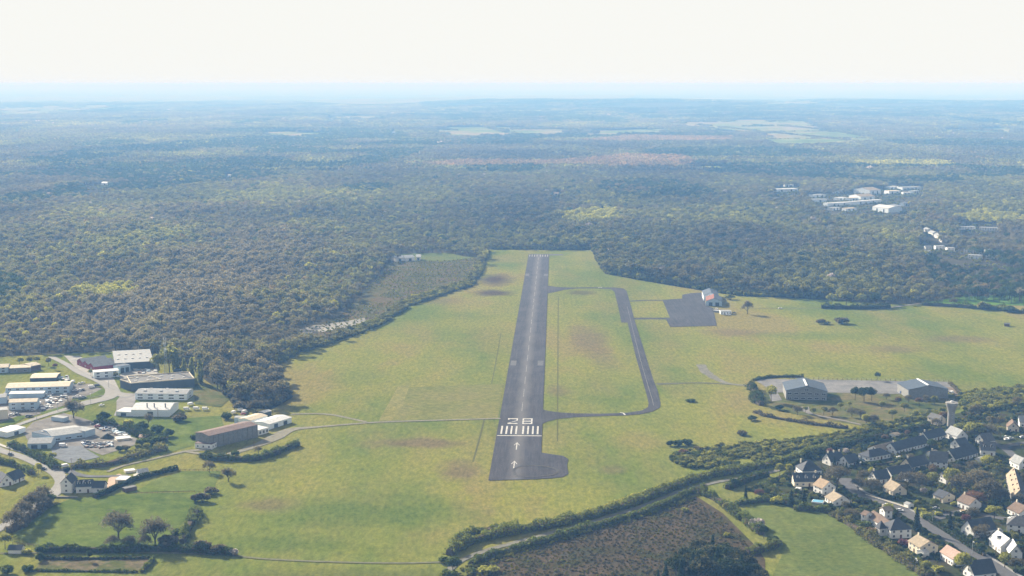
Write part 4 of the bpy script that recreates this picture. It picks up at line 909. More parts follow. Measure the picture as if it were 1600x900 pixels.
house('sunlit white roofed house with a dormer, lower right beside the street', 'the bright white roofed house', (1545, 853), (1563, 866), 9.5, 4.2, 4.2, roof=WROOF, roof2=SLATE, dorm=1, chim=1)  # white of the lit slope is painted sunlight; the other stays slate
house('white gable fronted house with big dark window at the lower right corner', 'the gable fronted white house', (1577, 875), (1597, 876), 10, 4.0, 4.2, axis='D', roof=WROOF, roof2=SLATE)  # left slope whitened as if sunlit, right slope dark as if shaded
house('white house with hipped roof, its left slope bright, at the right edge', 'the hipped white house at the right edge', (1573, 832), (1611, 836), 11, 4.5, 4.2, hip=True, roof=SLATE2)
house('white bungalow with brown roof below the long beige roofed hall', 'the brown bungalow under the hall', (1574, 803), (1592, 811.5), 11, 3.4, 3.4, roof=TILEB, chim=1)
building('hall', 'long hall with sunlit beige left roof slope and a row of small roof vents, right edge', 'hall', (1581, 789), (1604, 790.7), 52, 4.5, 5.0, 'D', wall=STONE, roof=TILEC, roof2=SLATE, phrase='the long beige roofed hall', chim=0, skyl=0)  # beige left slope paints in the sun, slate right slope the shade
v = bpy.data.objects['hall']
vm = MB(); vm.box(-.4, .4, -.4, .4, -1.0, .9); vmm = vm.mesh('roof_vent', BROWN)
for i in range(9): inst('roof_vent', vmm, v, (1.6 if i % 2 else 3.6, 4 + i * 5.4, 4.5 + (2.0 if i % 2 else 4.2)))

house('dark roofed house with pale walls right of the blue slate house', 'the pale walled house beside the blue slate house', (1326, 731), (1343, 727), 9, 3.0, 4.0)
house('white gabled house at the right edge above the long beige roofed hall', 'the white gabled house at the right edge', (1592, 735), (1606, 734), 10, 4.0, 3.8, axis='D', roof=FIBRO, roof2=SLATE)  # left roof slope coloured lighter for sun, right one darker for shade
house('slate house with white walls behind the tall gabled grey house', 'the slate house behind the tall gabled grey house', (1537, 697), (1554, 695), 9, 3.2, 4.2, roof=SLATE2)
house('small white house with slate roof between large white house and water tower', 'the small house below the water tower', (1499, 704), (1514, 701), 8, 3.2, 3.8)
house('pale walled slate bungalow in the gardens behind the brown roofed white house', 'the slate bungalow in the gardens', (1478, 757), (1494, 755), 9, 3.0, 3.6, roof=SLATE2)
# pyramid bay of the manor
def bay():
    p = G(1376, 836.5); t = thing('turret', 'small square bay with a pointed dark roof at the front of the manor wing', 'turret', (p.x, p.y, .15), 0.3)
    m = MB(); m.box(-2.2, 2.2, -2.2, 2.2, -.5, 4.4); m.build('walls', WHITE, t)
    r = MB(); r.add([(-2.6, -2.6, 4.4), (2.6, -2.6, 4.4), (2.6, 2.6, 4.4), (-2.6, 2.6, 4.4), (0, 0, 8.6)], [(0, 1, 4), (1, 2, 4), (2, 3, 4), (3, 0, 4), (3, 2, 1, 0)]); r.build('roof', SLATE, t)
    me = window_mesh(1.2, 1.3, 'window_1.2_1.3'); inst('window', me, t, (0, -2.2, 2.2))
bay()
def pool():
    p = G(1278, 786); t = thing('swimming_pool', 'small bright blue garden pool below the orange roofed house', 'pool', (p.x, p.y, .35), -.4)
    m = MB(); m.box(-3.4, 3.4, -2.8, 2.8, 0, .9); m.build('rim', FRAME, t); m = MB(); m.box(-3.1, 3.1, -2.5, 2.5, .8, .98); m.build('pool_water', WATERB, t)
pool()
# ---- houses at lower left
building('house', 'white cottage with dark roof and gable by the lower left main road', 'house', (1, 761.5), (21, 758), 10, 2.9, 4.4, 'D', phrase='the white cottage at the left edge', group='houses beside the main road at lower left')
building('house', 'lower dark roofed cottage right behind the white cottage by the main road', 'house', (22, 757), (39, 750), 9, 2.8, 4.0, 'L', phrase='the dark roofed cottage at the left edge', group='houses beside the main road at lower left')
building('house', 'tall white gabled house standing in the bend of the main road', 'house', (95, 771), (112.5, 771), 11, 6.4, 3.6, 'D', storeys=2, chim=1, phrase='the tall white house in the road bend', group='houses beside the main road at lower left')
building('house', 'white house with three white dormers, joined to the tall white house', 'house', (119, 771), (144, 770), 8, 4.2, 3.0, 'L', dorm=3, phrase='the white house with three dormers', group='houses beside the main road at lower left')
building('house', 'low white wing with dark roof at the right end of the dormer house', 'house', (144.6, 770.5), (162, 770.5), 8, 3.4, 3.0, 'L', phrase='the low white wing', group='houses beside the main road at lower left')
building('shed', 'flat pale roofed garage right of the houses in the road bend', 'shed', (180, 756.5), (197, 757), 9, 2.6, 0, roof=WROOF, win=False, bigdoor=1, wall=CREAM, phrase='the pale roofed garage')
building('shed', 'small blue grey shed with dark roof near the lower left corner', 'shed', (13, 866), (33, 866), 6, 2.4, 1.6, roof=SLATE, win=False, phrase='the shed in the lower left corner')
building('shed', 'long low slatted shelter beside the dark garden hedge', 'shed', (196, 770), (214, 766), 4, 2.2, 0, roof=SLATE2, wall=BROWN, win=False)
building('shed', 'white plastic greenhouse right of the pale roofed garage', 'greenhouse', (217, 744), (232, 742), 6, 2.0, 1.6, roof=WROOF, wall=METALW, win=False, phrase='the white greenhouse')
building('shed', 'low white covered stack behind the greenhouse', 'shed', (196, 740), (212, 738), 5, 1.2, 0, roof=WROOF, wall=CREAM, win=False)
# ---- industrial estate
IN = 'sheds and works of the industrial estate'
def works(label, phrase, A, B, depth, h, rise=0, axis='L', **k):
    k.setdefault('over', 0.2); k.setdefault('gap', 6.0); k.setdefault('wsz', (2.4, 1.3)); k.setdefault('door', False); k.setdefault('sides', False)
    return building(k.pop('name', 'industrial_building'), label, k.pop('cat', 'industrial building'), A, B, depth, h, rise, axis, group=IN, phrase=phrase, **k)
works('long pale blue warehouse with cream roof at the left of the industrial estate', 'the long cream roofed warehouse', (9, 617.5), (108.5, 614.5), 20, 5.6, 1.6, wall=METALB, roof=CROOF, bigdoor=0)
works('narrow pale blue lean-to with white roof in front of the long warehouse', 'the white lean-to', (14, 623), (68, 622), 7, 3.6, 0.0, mono=0.5, wall=METALB, roof=WROOF, win=False)
works('cream roofed shed standing behind the long pale blue warehouse', 'the cream shed behind the warehouse', (47, 596.5), (88, 595.5), 20, 2.8, 1.2, wall=DARKW, roof=CROOF, win=False)
works('two storey pale blue works with cream roof and small windows', 'the two storey cream roofed works', (14, 641.5), (58, 640), 13, 6.0, 1.4, wall=METALB, roof=CROOF, storeys=2)
works('blue walled works cut off by the left edge below the warehouse', 'the blue works at the left edge', (-25, 633), (10, 631), 14, 5, 1.2, wall=METALB, roof=FIBRO, win=False)
works('beige walled store cut off by the left edge', 'the beige store at the left edge', (-22, 658), (13, 655), 10, 7.0, 0, wall=CREAM, roof=FIBRO, win=False)
works('white roofed box shed at the left edge below the estate road', 'the white roofed box shed', (11.5, 684), (40, 675.5), 14, 3.4, 0.6, wall=METALW, roof=WROOF, bigdoor=1, win=False)
works('big pale blue factory with a strip of windows, in the centre of the yard', 'the pale blue factory in the yard', (81, 691), (133, 684), 24, 3.9, 1.5, wall=METALB, roof=FIBRO, wsz=(4.0, 1.0))
works('flat roofed right extension of the pale blue factory', 'the factory extension', (133, 684.5), (149, 680), 14, 4.6, 0, wall=METALB, roof=FIBRO, win=False)
works('left wing of the pale blue factory with a rooftop box', 'the left factory wing', (50, 684), (79, 690.5), 15, 3.8, 0, wall=METALB, roof=BROOF, skyl=2, win=False)
works('gabled workshop with pale roof below the left factory wing', 'the gabled workshop', (43, 702), (80, 701), 16, 3.6, 1.8, 'L', wall=METALB, roof=FIBRO, win=False, bigdoor=2)
works('small grey blue container shed behind the pale blue factory', 'the grey container shed', (80, 657.5), (99, 660), 6, 2.8, 0, wall=METALB, roof=FIBRO, win=False)
works('big grey roofed hall with rows of roof lights in front of the wood', 'the big grey hall by the wood', (180, 579), (240, 575.5), 52, 6.2, 0, mono=1.5, wall=DARKW, roof=FIBRO, skyl=9, win=False, bigdoor=1)
def red_works():
    a, b = G(120.5, 570.5), G(147, 581); L = (b - a).length; rz = math.atan2(b.y - a.y, b.x - a.x)
    t = thing('industrial_building', 'dark red works with three gabled bays left of the big grey hall', 'industrial building', (a.x, a.y, .15), rz, IN)
    h, D, ri = 4.0, 24, 2.6; c = a + Matrix.Rotation(rz, 4, 'Z') @ Vector((L / 2, D / 2, h)); ref('the dark red works', proj(c))
    for i in range(3):
        x0, x1 = L * i / 3, L * (i + 1) / 3; m = MB(); xm = (x0 + x1) / 2
        m.add([(x0, 0, -.5), (x1, 0, -.5), (x1, D, -.5), (x0, D, -.5), (x0, 0, h), (x1, 0, h), (x1, D, h), (x0, D, h), (xm, 0, h + ri), (xm, D, h + ri)], [(0, 1, 5, 8, 4), (2, 3, 7, 9, 6), (1, 2, 6, 5), (3, 0, 4, 7)]); m.build('bay_walls', REDW, t)
        for (q, p, mt) in ((x0, xm, FIBRO), (xm, x1, FIBRO)):
            zq, zp = (h, h + ri) if q == x0 else (h + ri, h); r = MB()
            r.add([(q, -.2, zq + .05), (p, -.2, zp + .05), (p, D, zp + .05), (q, D, zq + .05), (q, -.2, zq + .3), (p, -.2, zp + .3), (p, D, zp + .3), (q, D, zq + .3)], [(3, 2, 1, 0), (4, 5, 6, 7), (0, 1, 5, 4), (1, 2, 6, 5), (2, 3, 7, 6), (3, 0, 4, 7)]); r.build('roof_slope', mt, t)
    me = window_mesh(2.4, 1.3, 'window_2.4_1.3')
    for i in range(3): inst('window', me, t, (L * (i + .5) / 3, 0, 1.4))
red_works()
works('pale blue office block with white canopy in front of the red works', 'the pale blue office block', (147, 592), (186, 589), 10, 5.4, 0, wall=METALW, roof=WROOF, win=True)
works('blue grey loading block between office and the big grey hall', 'the blue grey loading block', (186.5, 584), (204, 581), 9, 6.0, 0, wall=METALB, roof=BROOF, win=False, bigdoor=2)
works('low dark flat roofed works with pale roof panels and many roof lights', 'the dark flat roofed works', (205, 612), (304, 604.5), 30, 6.4, 0, wall=DARKW, roof=SLATE2, skyl=9, win=False, par=.7, band=CREAM)
works('dark left block of the flat roofed works', 'the dark left block', (188, 606), (205, 612), 26, 6.2, 0, wall=DARKW, roof=SLATE2, win=False, par=.7, band=CREAM)
works('long white shed with grey roof and three roof lights', 'the long white shed', (211, 624.5), (292, 625.5), 19, 4.8, 1.6, wall=METALW, roof=FIBRO, wsz=(4.0, 1.0), gap=7, skyl=5, sides=True)
works('pale workshop with patched white roof and three flues', 'the workshop with three flues', (205, 651), (265, 651.5), 26, 5.0, 2.4, wall=METALW, roof=WROOF, roof2=FIBRO, win=False, bigdoor=1)
ob = [o for o in bpy.data.objects if o.get('label', '').startswith('pale workshop')][0]
fm = MB(); fm.tube((0, 0, -1), (0, 0, 2.6), .45, .45, 8); fm.tube((0, 0, 2.6), (0, 0, 3.0), .65, .65, 8); fmm = fm.mesh('flue', DARKW)
for fx in (11, 16.5, 25): inst('flue', fmm, ob, (fx, 5, 6.2))
works('low white annex at the left end of the workshop with flues', 'the white annex', (181.5, 650), (204.6, 651), 14, 3.2, 0, wall=METALW, roof=WROOF, win=False, bigdoor=1)
works('orange roofed house cut off at the left edge by the wood', 'the orange roofed building at the left edge', (-20, 584), (13.5, 582.5), 15, 4.6, 1.8, wall=METALB, roof=CROOF, win=True)
works('low pale works with curved looking cream roof at upper left', 'the low cream works', (15, 583), (48, 581.5), 14, 4.0, 1.2, wall=STONE, roof=CROOF, win=True)
works('small brown shed with cream roof beside the low cream works', 'the small brown shed', (48.5, 580.5), (64, 577.5), 14, 4.4, 1.4, wall=BROWN, roof=CROOF, win=False)
works('small pink roofed hut at the end of the scrap yard', 'the pink roofed hut', (217, 688.5), (238, 688), 8, 2.2, .8, wall=CREAM, roof=PINK, win=False, name='hut', cat='hut')
works('long low white slab shed beside the pink roofed hut', 'the low white slab', (183, 690), (205, 687.5), 8, 1.3, 0, wall=CREAM, roof=WROOF, win=False, name='shed', cat='shed')
works('grey store hidden between poplars and flat roofed works', 'the grey store by the poplars', (271, 588), (287, 588), 9, 5, 0, wall=DARKW, roof=BROOF, win=False)
# ---- by the airfield, left
def air(label, phrase, A, B, depth, h, rise=0, axis='L', **k):
    k.setdefault('over', 0.25); k.setdefault('gap', 4.0); k.setdefault('door', False)
    return building(k.pop('name', 'hangar'), label, k.pop('cat', 'hangar'), A, B, depth, h, rise, axis, phrase=phrase, **k)
air('old stone hangar with rusty brown roof left of the airfield', 'the old stone hangar', (327, 701.5), (402, 683.5), 15, 9.0, 1.2, wall=STONE, roof=RUSTR, win=False, over=.5)
hg = bpy.data.objects['hangar']
pm = MB(); pm.box(-.35, .35, -.35, 0, -.4, 9); pmm = pm.mesh('pilaster', STONE)
Lh = (G(402, 683.5) - G(327, 701.5)).length
for i in range(11): inst('pilaster', pmm, hg, (Lh * i / 10, -.01, 0))
air('small white annex with flat roof at the left end of the old stone hangar', 'the white annex by the stone hangar', (331, 702.5), (351, 692.5), 13, 3.4, 0, wall=WHITE, roof=RUSTR, name='annex', cat='annex', gap=3)
air('white clubhouse front with dark glazing right of the old stone hangar', 'the white clubhouse front', (404, 681), (420, 676.5), 12, 3.8, 0, wall=WHITE, roof=WROOF, name='clubhouse', cat='clubhouse', gap=2.6, wsz=(1.8, 2.0))
air('long white metal hangar at the end of the gravel track', 'the long white hangar', (421, 671.5), (456, 660.5), 15, 3.8, 1.0, wall=METALW, roof=WROOF, win=False, bigdoor=2)
air('cream roofed store between the stone hangar and the white hangar', 'the cream roofed store', (392, 666), (418, 658), 12, 4.0, 1.0, wall=METALW, roof=CROOF, win=False, name='store', cat='store')
air('blue grey container shed behind the old stone hangar', 'the container shed behind the stone hangar', (366, 661.5), (387, 661.5), 6, 4.0, 0, wall=METALB, roof=FIBRO, win=False, name='shed', cat='shed')
air('small dark hut with white roof behind the long white hangar', 'the dark hut', (413.5, 651.5), (424, 648.5), 6, 3.0, .6, wall=DARKW, roof=WROOF, win=False, name='hut', cat='hut')
# ---- by the airfield, right
air('large grey gabled depot hangar with ridge light, left of the pair on the concrete yard', 'the left depot hangar', (1228, 625), (1292, 626.5), 32, 7.6, 4.0, 'D', wall=STONE, roof=BROOF, over=.6, wsz=(3.2, 1.2), gap=5, sides=False)
air('large grey gabled depot hangar with ridge light, right of the pair on the concrete yard', 'the right depot hangar', (1419, 623.5), (1481, 622.5), 26, 7.4, 3.2, 'D', wall=STONE, roof=BROOF, over=.6, win=False)
rl = MB(); rl.box(-.7, .7, 0, 25, -.2, .35); rlm = rl.mesh('ridge_light', FRAME)
for o in [o for o in bpy.data.objects if 'depot hangar' in o.get('label', '')]:
    lw = max(v.co.x for v in [c for c in o.children if c.name.startswith('walls')][0].data.vertices); zt = max(v.co.z for v in [c for c in o.children if c.name.startswith('walls')][0].data.vertices)
    inst('ridge_light', rlm, o, (lw / 2, .5, zt + .25))
air('near aerodrome hangar with rusty red left roof slope beside the apron', 'the red roofed aerodrome hangar', (1103, 478), (1128, 478.5), 34, 5.4, 3.4, 'D', wall=METALB, roof=REDR, roof2=BROOF, win=False, bigdoor=2)
air('far aerodrome hangar with pale blue roof behind the red roofed one', 'the blue roofed aerodrome hangar', (1099.2, 470), (1123, 470.3), 38, 6.0, 3.4, 'D', wall=METALW, roof=BROOF, win=False)
air('white aerodrome clubhouse with flat roof beside the apron', 'the aerodrome clubhouse', (1126, 491.5), (1143, 491.5), 9, 3.4, 0, wall=METALW, roof=FIBRO, name='clubhouse', cat='clubhouse', gap=2.6)
air('low terrace block left of the aerodrome clubhouse', 'the clubhouse terrace', (1114, 488), (1125.5, 489), 8, 1.6, 0, wall=STONE, roof=FIBRO, name='terrace_block', cat='terrace', win=False)
building('hut', 'small brown field hut near the right edge of the airfield grass', 'hut', (1569, 510), (1577, 510.5), 5, 2.6, .6, roof=SLATE2, wall=BROWN, win=False)
building('hut', 'pale walled pump house with grey roof in the trees left of the water tower', 'hut', (1449, 661), (1465, 665.5), 8, 4.5, 2.6, roof=SLATE2, wall=CREAM, phrase='the pump house left of the water tower')
# ---- the business park far to the right, and lone buildings in the woods
FARB = 'white buildings of the business park in the wood'
far = [((1363, 330), (1388, 333), 34, 9, 4, 'L', WROOF, 'large white hall with bright sloping roof, nearest in the business park'), ((1388.5, 331), (1408, 328), 30, 8, 3, 'L', FIBRO, 'grey hall joined to the large white hall in the business park'),
       ((1293, 322.5), (1330, 320.5), 14, 6, 0, 'L', WROOF, 'long low white block, left half of the business park row'), ((1331, 320), (1378, 316.5), 12, 6, 0, 'L', WROOF, 'long low white block, right half of the business park row'),
       ((1345, 314), (1367, 313), 40, 9, 4, 'L', TILEC, 'beige domed hall behind the long low block'), ((1359, 304.5), (1376, 303.5), 50, 10, 5, 'L', TILEC, 'second beige domed hall, farther back'),
       ((1389, 303.5), (1407, 303), 20, 7, 0, 'L', CROOF, 'cream flat block right of the domed halls'), ((1257, 316), (1292, 316), 16, 6, 0, 'L', FIBRO, 'grey flat block at the left end of the business park'),
       ((1211, 300), (1247, 299), 22, 6, 0, 'L', WROOF, 'white flat block standing alone left of the business park'), ((1303, 302), (1318, 302), 14, 5, 0, 'L', FIBRO, 'small grey block between the trees of the business park'),
       ((1410, 297), (1440, 296), 20, 6, 0, 'L', FIBRO, 'far grey block at the right of the business park'), ((1330, 314), (1343, 313), 14, 6, 0, 'L', CROOF, 'small cream block left of the domed hall'),
       ((1272, 309), (1290, 308), 16, 6, 0, 'L', FIBRO, 'grey block above the left end of the business park'), ((1411, 305), (1424, 305), 14, 6, 0, 'L', WROOF, 'small white block right of the cream flat block'), ((1428, 303), (1436, 302), 14, 6, 0, 'L', FIBRO, 'small grey block at the far right of the business park'),
       ((1390, 296), (1404, 295), 16, 6, 0, 'L', WROOF, 'white block behind the cream flat block'), ((1310, 313), (1324, 312), 14, 5, 0, 'L', WROOF, 'small white block behind the long low block, left'), ((1300, 329), (1312, 328), 12, 5, 0, 'L', FIBRO, 'grey shed in front of the long low block, left'), ((1322, 330), (1338, 329), 12, 5, 0, 'L', CROOF, 'cream shed in front of the long low block, middle'), ((1413, 322), (1424, 321), 12, 6, 2, 'L', FIBRO, 'grey gabled house right of the large white hall'), ((1226, 292), (1240, 292), 16, 5, 0, 'L', CROOF, 'cream strip building above the lone white flat block')]
for A, B, d, h, ri, ax, rf, lb in far: building('business_building', lb, 'building', A, B, d, h, ri, ax, wall=METALW, roof=rf, group=FARB, phrase=None, win=False, over=.2, bigdoor=2)
far2 = [((1442, 362), (1448, 364), 'white house at the top of the sloping row in the wood, right'), ((1450, 367), (1457, 369), 'second white house down the sloping row in the wood, right'), ((1459, 371), (1466, 373), 'third white house down the sloping row in the wood, right'), ((1467, 377), (1472, 379), 'lowest white house of the sloping row in the wood, right'),
        ((1436, 398), (1455, 398), 'grey flat block at the left of the wood clearing, right'), ((1506, 395), (1530, 397), 'row house with white front in the wood clearing, right'), ((1512, 404), (1534, 405), 'long pale block in front of the row house, right'), ((1540, 404), (1568, 406), 'long pale block nearest the right edge of the wood clearing'),
        ((1556, 386), (1566, 386), 'small white house above the wood clearing, right'), ((1462, 390), (1476, 390), 'white house in the middle of the wood clearing, left'), ((1480, 393), (1492, 393), 'white house in the middle of the wood clearing, right'), ((1540, 396), (1552, 396), 'small white house behind the right long pale block'), ((1446, 392), (1456, 392), 'small white house behind the grey flat block'), ((1498, 359), (1524, 359), 'white row of houses under bright green trees, left half'), ((1530, 360), (1558, 361), 'white row of houses under bright green trees, right half')]
for A, B, lb in far2: building('house', lb, 'house', A, B, 10, 5, 2.4 if B[0] - A[0] < 12 else 0, 'L', roof=FIBRO, group='houses in the wood at right', win=True, gap=4, sides=False)
far3 = [((133, 287), (138, 287), 'white farm building in the blue wood, left of a pair'), ((158, 289), (169, 289.5), 'white farm buildings in the blue wood, right of a pair'), ((865, 306), (873, 306), 'lone orange roofed house in the wood behind the runway'), ((356, 277), (360, 277), 'tiny white house in the blue wood right of the farm'),
        ((810, 203.2), (816, 203.2), 'white farm shed on the far green field, left'), ((822, 202.8), (828, 202.8), 'white farm shed on the far green field, middle'), ((838, 202.6), (844, 202.6), 'white farm shed on the far green field, right'),
        ((512, 187.5), (520, 187.5), 'bright white roof in the far fields left'), ((613, 208), (618, 208), 'white house beside the far narrow green field'), ((1145, 205), (1150, 205), 'white hamlet house on the far field, left'), ((1153, 207.5), (1160, 207.5), 'white hamlet house on the far field, middle'), ((1166, 203), (1172, 203), 'white hamlet house on the far field, right'),
        ((1258, 227), (1264, 227), 'white barn at the lower edge of the far field'), ((618, 409), (632, 408), 'white house in the glade beside the heath, left'), ((634, 408.5), (648, 407.5), 'white house in the glade beside the heath, middle'), ((650, 407), (657, 407), 'white house in the glade beside the heath, right')]
for A, B, lb in far3:
    z = 0; building('house', lb, 'house', A, B, 14, 5, 2.6, 'L', roof=TILEO if 'orange' in lb else WROOF, group='lone houses in the distance', win=False, bigdoor=1)

# ------------------------------------------------------------------ water tower, mast, poles, fence, cars
def water_tower():
    p = G(1485.5, 669); t = thing('water_tower', 'pale concrete water tower with flared top behind the houses', 'water tower', (p.x, p.y, .1)); ref('the water tower', (1485, 650))
    C_ = plain('tower_concrete', (0.25, 0.245, 0.23), 0.15, 0.5, 0.9, 0.1, streak=True)
    m = MB(); m.lathe([(2.95, -.5), (2.8, 1), (2.55, 11.5), (2.6, 12)], 24); m.build('shaft', C_, t)
    m = MB(); m.lathe([(2.6, 12), (3.0, 14), (3.7, 16.2), (4.3, 17.6), (4.35, 18.8)], 24); m.build('tank', C_, t)
    m = MB(); m.lathe([(4.6, 18.8), (4.6, 19.2), (4.2, 19.2), (3.9, 19.25), (0.1, 19.6)], 24); m.build('rim', C_, t)
    m = MB(); m.lathe([(1.1, 19.4), (1.1, 20.3), (.05, 20.6)], 12); m.build('roof_hatch', FRAME, t)
    am = MB(); am.tube((0, 0, 0), (0, 0, 2.6), .12, .1); a = am.mesh('aerial', STEEL)
    for i in range(7): an = i * .9; inst('aerial', a, t, (3.9 * math.cos(an), 3.9 * math.sin(an), 18.6))
    me = window_mesh(0.7, 1.0, 'window_0.7_1')
    for z in (4, 8, 11): inst('window', me, t, (0, -2.72, z))
    dm = door_mesh(1.0, 2.1, BROWN, 'house_door'); inst('door', dm, t, (0, -2.9, 0))
water_tower()
def mast():
    p = G(259, 588); t = thing('lattice_mast', 'tall grey lattice radio mast in front of the big pale green tree', 'mast', (p.x, p.y, .1)); H = 35; ref('the lattice mast', (259, 560))
    c = [(1.5 * math.cos(a), 1.5 * math.sin(a)) for a in (0.3, 2.39, 4.49)]
    for q in c: m = MB(); m.tube((q[0], q[1], 0), (q[0] * .45, q[1] * .45, H), .16, .11, 5); m.build('leg', STEEL, t)
    m = MB(); n = 15
    for i in range(n):
        z0, z1 = H * i / n, H * (i + 1) / n; s0, s1 = 1 - .55 * i / n, 1 - .55 * (i + 1) / n
        for k in range(3):
            a, b = c[k], c[(k + 1) % 3]; m.tube((a[0] * s0, a[1] * s0, z0), (b[0] * s1, b[1] * s1, z1), .07, .07, 4); m.tube((b[0] * s0, b[1] * s0, z0), (a[0] * s1, a[1] * s1, z1), .07, .07, 4)
    m.build('bracing', STEEL, t)
    for i in range(6):
        an = i * 1.05; m = MB(); m.box(-.18, .18, -.1, .1, 0, 2.2); m.tube((0, .1, 1), (0, 1.0, 1), .05, .05, 4); o = m.build('antenna', FRAME, t); o.location = (1.3 * math.cos(an), 1.3 * math.sin(an), H - 3 - (i % 2) * 4); o.rotation_euler = (0, 0, an + 1.57)
    d = MB(); d.lathe([(.9, 0), (.9, .35), (.1, .5)], 12); o = d.build('dish', FRAME, t); o.location = (.8, -.8, 24); o.rotation_euler = (1.57, 0, 0)
mast()
def pole(px, py, h, label, lamp=False, mat=BROWN, lean=0):
    p = G(px, py); t = thing('street_lamp' if lamp else 'utility_pole', label, 'street lamp' if lamp else 'pole', (p.x, p.y, .2), random.uniform(0, 6))
    m = MB(); m.tube((0, 0, -.3), (lean, 0, h), .17, .11, 7); m.build('pole', STEEL if lamp else mat, t)
    m = MB()
    if lamp: m.tube((0, 0, h), (1.6, 0, h + .3), .06, .05, 5); m.build('arm', STEEL, t); m = MB(); m.box(1.4, 2.3, -.15, .15, h + .15, h + .35); m.build('lamp_head', FRAME, t)
    elif lean == 0: m.box(-1.0, 1.0, -.08, .08, h - .8, h - .6); m.build('crossarm', mat, t)
for px, py, h, lb, la in [(15.5, 718, 8, 'dark wooden utility pole beside the main road, near the left edge', False), (64.5, 738, 8.5, 'dark wooden utility pole where the main road begins to bend', False), (112, 737, 9, 'thin pole beside the junction behind the tall white house', False),
                          (57, 656, 8, 'grey street lamp on the estate road below the two storey works', True), (142, 632, 8, 'grey street lamp in the estate road loop', True), (170, 606, 8, 'grey street lamp at the estate road bend near the dark works', True), (90, 643, 8, 'grey street lamp left of the big bare tree on the estate road', True),
                          (1412, 331, 34, 'very tall thin mast beside the business park in the wood', False), (247, 655, 9, 'pole on the grass in front of the workshop with flues', False), (1457, 820, 7, 'street lamp on the village street beside the tall dark conifer', True), (1519, 866, 7, 'street lamp near the bottom of the village street', True), (397, 701, 5, 'short dark post on the grass below the stone hangar', False)]:
    pole(px, py, h, lb, la)
def fence():
    a, b = G(1234, 593.3), G(1482, 597.5); t = thing('wire_fence', 'long post and wire fence behind the depot yard', 'fence', (a.x, a.y, .1), math.atan2(b.y - a.y, b.x - a.x)); L = (b - a).length
    pm = MB(); pm.box(-.14, .14, -.14, .14, -.3, 2.2); me = pm.mesh('post', BROWN); n = 34
    for i in range(n): inst('post', me, t, (L * i / (n - 1), 0, 0))
    m = MB()
    for z in (.5, 1.1, 1.7, 2.1): m.box(0, L, -.03, .03, z - .03, z + .03)
    m.build('wire', STEEL, t)
    for (A, B, lb) in (((213, 772.5), (304, 769.5), 'low post and rail fence between the two paddocks'), ((282, 736), (346, 737), 'low post fence along the top of the upper paddock'), ((20, 851), (60, 854), 'low dark fence at the lower left corner of the paddock')):
        a, b = G(*A), G(*B); L = (b - a).length; t = thing('paddock_fence', lb, 'fence', (a.x, a.y, .2), math.atan2(b.y - a.y, b.x - a.x)); q = MB(); q.box(-.09, .09, -.09, .09, -.3, 1.3); me = q.mesh('post', BROWN)
        n = int(L / 3)
        for i in range(n + 1): inst('post', me, t, (L * i / n, 0, 0))
        m = MB(); m.box(0, L, -.04, .04, .55, .65); m.box(0, L, -.04, .04, 1.05, 1.15); m.build('rail', BROWN, t)
    for (A, B, lb) in (((86, 778.5), (121, 778.5), 'low grey front wall below the tall white house in the road bend'), ((1352, 775), (1419, 797), 'low grey wall beside the upper village street')):
        a, b = G(*A), G(*B); L = (b - a).length; t = thing('garden_wall', lb, 'wall', (a.x, a.y, .2), math.atan2(b.y - a.y, b.x - a.x)); m = MB(); m.box(0, L, -.15, .15, -.3, 1.0); m.build('wall', STONE, t); m = MB(); m.box(-.05, L + .05, -.22, .22, 1.0, 1.1); m.build('coping', CREAM, t)
fence()

